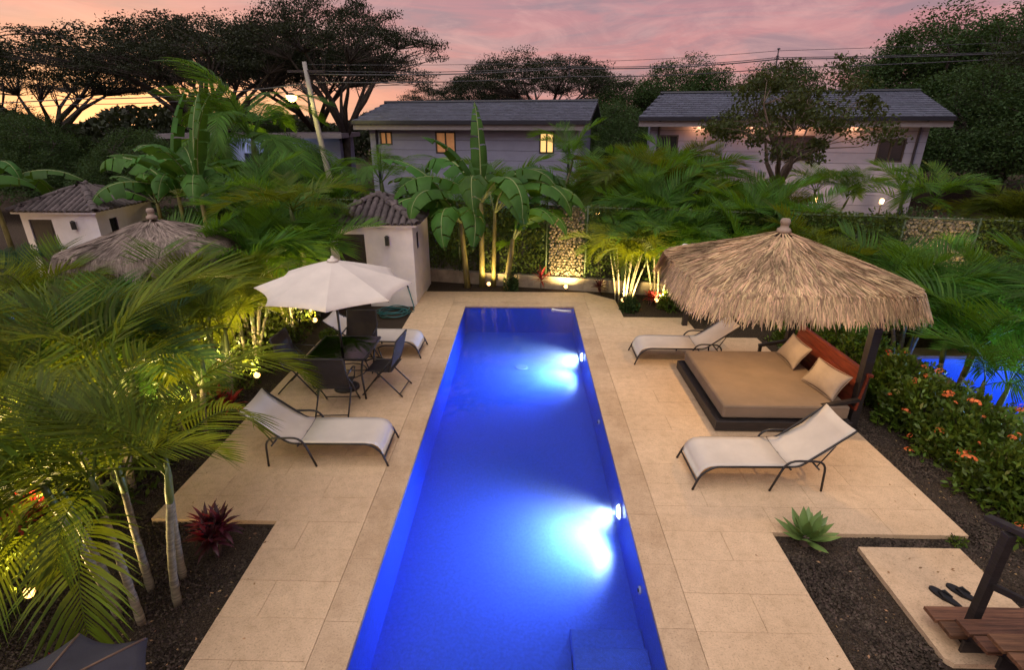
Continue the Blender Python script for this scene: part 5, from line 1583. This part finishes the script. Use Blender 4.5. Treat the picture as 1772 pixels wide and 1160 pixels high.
MB().bar((-1.4, 0, 6.0), (.1, 0, 6.0), .09).obj('cross_arm', MT['dark_metal'], e)
e = empty('utility_pole', (-13.5, 22, ZS), 0, 'slim pale pole leaning beside the left banana leaves', 'utility pole')
MB().tube([(0, 0, 0), (-.05, 0, 1.8), (-.15, 0, 3.4)], [.09, .085, .07], 10).obj('shaft', MT['pole'], e, True)
MB().lathe([(.075, 3.4), (.08, 3.44), (.03, 3.48)], 10, (-.15, 0, 0)).obj('cap', MT['dark_metal'], e)
def cable(pts, r, lab, sag=.12):
    P = [Vector(p) for p in pts]; out = []
    for a, c in zip(P[:-1], P[1:]):
        for k in range(6):
            t = k / 6; v = a.lerp(c, t); v.z -= sag * 4 * t * (1 - t); out.append(v)
    out.append(P[-1])
    b = MB().tube(out, r, 5)
    tag(b.obj('power_cable', MT['wire'], None, True), lab, 'cable', 'overhead cables')
cable([(-9.05, 24, 5.85), (1.73, 24, 6.03), (9.95, 24, 6.34), (28, 24, 6.95)], .022, 'thick upper overhead cable crossing the pink sky')
cable([(-9.05, 24.1, 5.98), (1.73, 24.1, 6.10), (9.95, 24.1, 6.41), (28, 24.1, 7.0)], .014, 'thin cable running just above the thick overhead cable')
cable([(-9.0, 24.05, 5.55), (1.74, 24, 5.74), (10.01, 24, 6.02), (28, 24, 6.85)], .018, 'lower overhead cable crossing in front of the far trees', .1)
cable([(-9.1, 24, 6.2), (1.9, 24, 6.26), (9.93, 24, 6.64), (28, 24, 7.3)], .009, 'faint topmost overhead wire', .06)
cable([(-40, 24, 4.4), (-18.9, 24, 4.92), (-8.95, 24, 5.5)], .022, 'thick cable entering the picture at the left edge', .15)
cable([(-40, 24.1, 4.15), (-18.9, 24.1, 4.72), (-8.95, 24.1, 5.3)], .016, 'lower thin cable entering the picture at the left edge', .15)
for (x, z, lab) in ((1.73, 5.98, 'dark cable spacer hanging above the left house roof'), (9.95, 6.30, 'dark cable spacer hanging above the right house roof')):
    e = empty('cable_spacer', (x, 24, z), 0, lab, 'spacer', 'cable spacers')
    MB().tube([(0, 0, -.30), (0, 0, .42)], [.03, .022], 8).obj('rod', MT['wire'], e)
    for dz in (-.26, .04, .12, .38):
        MB().lathe([(.03, dz), (.075, dz + .02), (.03, dz + .06)], 10).obj('insulator', MT['wire'], e, True)

# ================================================================== TREES
def tree_meshes(seed, H, Rr, th, m_leaf, flat=.45, nclump=110, per=200, leaf=(.10, .18), bark='bark', csize=.85, vflat=.35, hollow=.35, tr=.28, nlimb=7, lobes=.25):
    rg = random.Random(seed); r2 = np.random.default_rng(seed)
    pts = []
    for k in range(nclump):
        rr = math.sqrt(rg.random()); th_ = rg.uniform(0, 2 * math.pi)
        Rm = Rr * (1 + lobes * math.sin(th_ * 3 + seed) * .6 + lobes * .5 * math.sin(th_ * 5 + 2 * seed))
        top = H - (H - th) * flat * rr ** 2.4
        bot = th + (H - th) * (hollow + .12 * rr)
        v = rg.betavariate(2.2, 1.2)
        z = bot + (top - bot) * v
        pts.append(Vector((rr * Rm * math.cos(th_), rr * Rm * math.sin(th_), z)))
    b = MB()
    top = Vector((rg.uniform(-.3, .3), rg.uniform(-.3, .3), th))
    b.tube([(0, 0, 0), (top.x * .3, top.y * .5, th * .5), tuple(top)], [tr * 1.3, tr, tr * .85], 9)
    nodes = []
    for k in range(nlimb):
        a = 2 * math.pi * k / nlimb + rg.uniform(-.4, .4)
        Rl = Rr * rg.uniform(.35, .7); zl = th + (H - th) * rg.uniform(.4, .75)
        P = [top]
        for q in (.3, .6, 1.0):
            P.append(Vector((top.x + math.cos(a) * Rl * q + rg.uniform(-.2, .2), top.y + math.sin(a) * Rl * q + rg.uniform(-.2, .2), th + (zl - th) * q ** .8 + rg.uniform(-.15, .15))))
        b.tube(P, [tr * .6, tr * .45, tr * .32, tr * .18], 6)
        nodes += [(p, tr * (.35 - .06 * i)) for i, p in enumerate(P[1:])]
    for p in pts:
        nd, r0 = min(nodes, key=lambda q: (q[0] - p).length + (2.0 if q[0].z > p.z else 0))
        mid = nd.lerp(p, .5) + Vector((rg.uniform(-.25, .25), rg.uniform(-.25, .25), rg.uniform(-.1, .3)))
        b.tube([nd, mid, p], [r0 * .5, r0 * .3, .012], 4, False)
    tm = b.mesh('trunk', MT[bark], True)
    n = nclump * per
    base = np.repeat(np.array([tuple(p) for p in pts]), per, axis=0)
    s = np.repeat(r2.uniform(.6, 1.25, nclump), per) * csize
    off = r2.normal(size=(n, 3)) * .5
    ln = np.linalg.norm(off, axis=1)
    off[ln > 1.1] *= .6
    C = base + off * s[:, None] * (1, 1, vflat)
    U = unit(r2.normal(size=(n, 3)) * (1, 1, .55))
    cm = leaf_quads(C, r2.uniform(*leaf, n), U, 'crown', m_leaf, asp=.5)
    return tm, cm
TREES = {
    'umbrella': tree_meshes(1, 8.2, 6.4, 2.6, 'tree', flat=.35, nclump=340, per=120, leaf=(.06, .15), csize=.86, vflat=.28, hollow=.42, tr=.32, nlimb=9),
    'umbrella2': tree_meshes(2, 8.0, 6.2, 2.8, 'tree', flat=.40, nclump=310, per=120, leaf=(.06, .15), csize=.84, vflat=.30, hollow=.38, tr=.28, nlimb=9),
    'round': tree_meshes(3, 8.0, 4.6, 1.6, 'tree2', flat=.75, nclump=400, per=180, leaf=(.08, .18), csize=.88, vflat=.6, hollow=.05, tr=.25),
    'round2': tree_meshes(4, 7.2, 4.8, 1.0, 'tree2', flat=.85, nclump=400, per=180, leaf=(.08, .18), csize=.92, vflat=.65, hollow=.0, tr=.22),
    'bronze': tree_meshes(5, 4.3, 2.7, 1.5, 'tree3', flat=.45, nclump=72, per=120, leaf=(.07, .15), bark='bark_pale', csize=.5, vflat=.45, hollow=.12, tr=.13, nlimb=6, lobes=.4),
}
def tree(loc, kind, label, s=1.0, rz=0, name='broad_tree', group='trees beyond the garden', sz=None):
    e = empty(name, (loc[0], loc[1], ZS), rz, label, 'tree', group)
    tm, cm = TREES[kind]
    ss = (s, s, sz or s)
    put('trunk', tm, e, scale=ss); put('crown', cm, e, scale=ss)
tree((-10.7, 33, 0), 'umbrella', 'great umbrella shaped acacia with spreading dark limbs left of the left house', .84, .4, 'acacia_tree', sz=1.28)
tree((-20.5, 35, 0), 'umbrella2', 'broad dark acacia filling the upper left of the sky', 1.32, 2.0, 'acacia_tree', sz=1.26)
tree((-16.5, 31, 0), 'umbrella', 'feathery acacia overlapping the great one from the left', .82, 5.1, 'acacia_tree', sz=1.12)
tree((-29.5, 35, 0), 'umbrella', 'dark acacia at the left picture edge against the yellow sky', 1.15, 4.0, 'acacia_tree', sz=1.05)
tree((-14.8, 40, 0), 'umbrella2', 'acacia with bare lower limbs between the two great ones', 1.2, 1.0, 'acacia_tree', sz=1.2)
tree((1.2, 47, 0), 'umbrella2', 'flat topped acacia behind the left house roof', 1.15, 3.0, 'acacia_tree', sz=1.18)
tree((-5.0, 52, 0), 'umbrella', 'small distant acacia left of the flat topped one', .8, 1.0, 'acacia_tree', sz=.95)
tree((7.6, 50, 0), 'round2', 'low dark round tree behind the gap between the houses', 1.05, 1.0)
tree((13.5, 50, 0), 'round', 'taller dark round tree rising behind the right house roof', 1.15, 2.0)
tree((21.5, 50, 0), 'round2', 'low spreading tree behind the middle of the right house roof', 1.2, 4.0)
tree((26.0, 38, 0), 'round', 'tall dark tree rising over the right end of the slate roof', 1.33, .5)
tree((31.5, 38, 0), 'round', 'big dark tree at the upper right behind the cables', 1.4, 2.5)
tree((23.5, 28, 0), 'round2', 'dark dense tree beside the right end of the right house', .98, 1.5)
tree((28.0, 29, 0), 'round', 'dark tree filling the right picture edge', 1.12, 3.3)
tree((19.0, 15.0, 0), 'umbrella2', 'near tree whose dark branches enter the upper right corner', .78, .2, sz=1.02)
tree((5.2, 35, 0), 'round2', 'shadowed tree standing in the gap between the houses', .72, 2.2)
tree((8.35, 18.2, 0), 'bronze', 'bronze leaved crooked tree in front of the right house', 1.0, .6, 'bronze_tree', sz=1.34)
tree((-17.5, 25, 0), 'round2', 'low dark tree behind the left banana plants', .52, .5)
tree((-23.0, 25, 0), 'round2', 'low dark tree at the left edge under the acacias', .60, 1.9)
tree((-12.0, 28, 0), 'round2', 'low dark tree between the acacia trunk and the pale building', .48, 2.9)
tree((-27.0, 30, 0), 'round', 'dark tree at far left below the cables', .62, 1.2)
tree((-15.5, 34, 0), 'round2', 'low dark thicket tree under the acacia crowns', .55, 3.9)

# far wood closing the horizon
n = 60000
ax = rng.uniform(-R(62), R(62), n)
dist = rng.uniform(62, 78, n)
top = 4.7 + 1.0 * np.sin(ax * 9) + .7 * np.sin(ax * 23 + 1) + .5 * np.sin(ax * 51 + 2)
C = np.stack([np.sin(ax) * dist, np.cos(ax) * dist, top * rng.beta(1.6, 1.1, n)], 1)
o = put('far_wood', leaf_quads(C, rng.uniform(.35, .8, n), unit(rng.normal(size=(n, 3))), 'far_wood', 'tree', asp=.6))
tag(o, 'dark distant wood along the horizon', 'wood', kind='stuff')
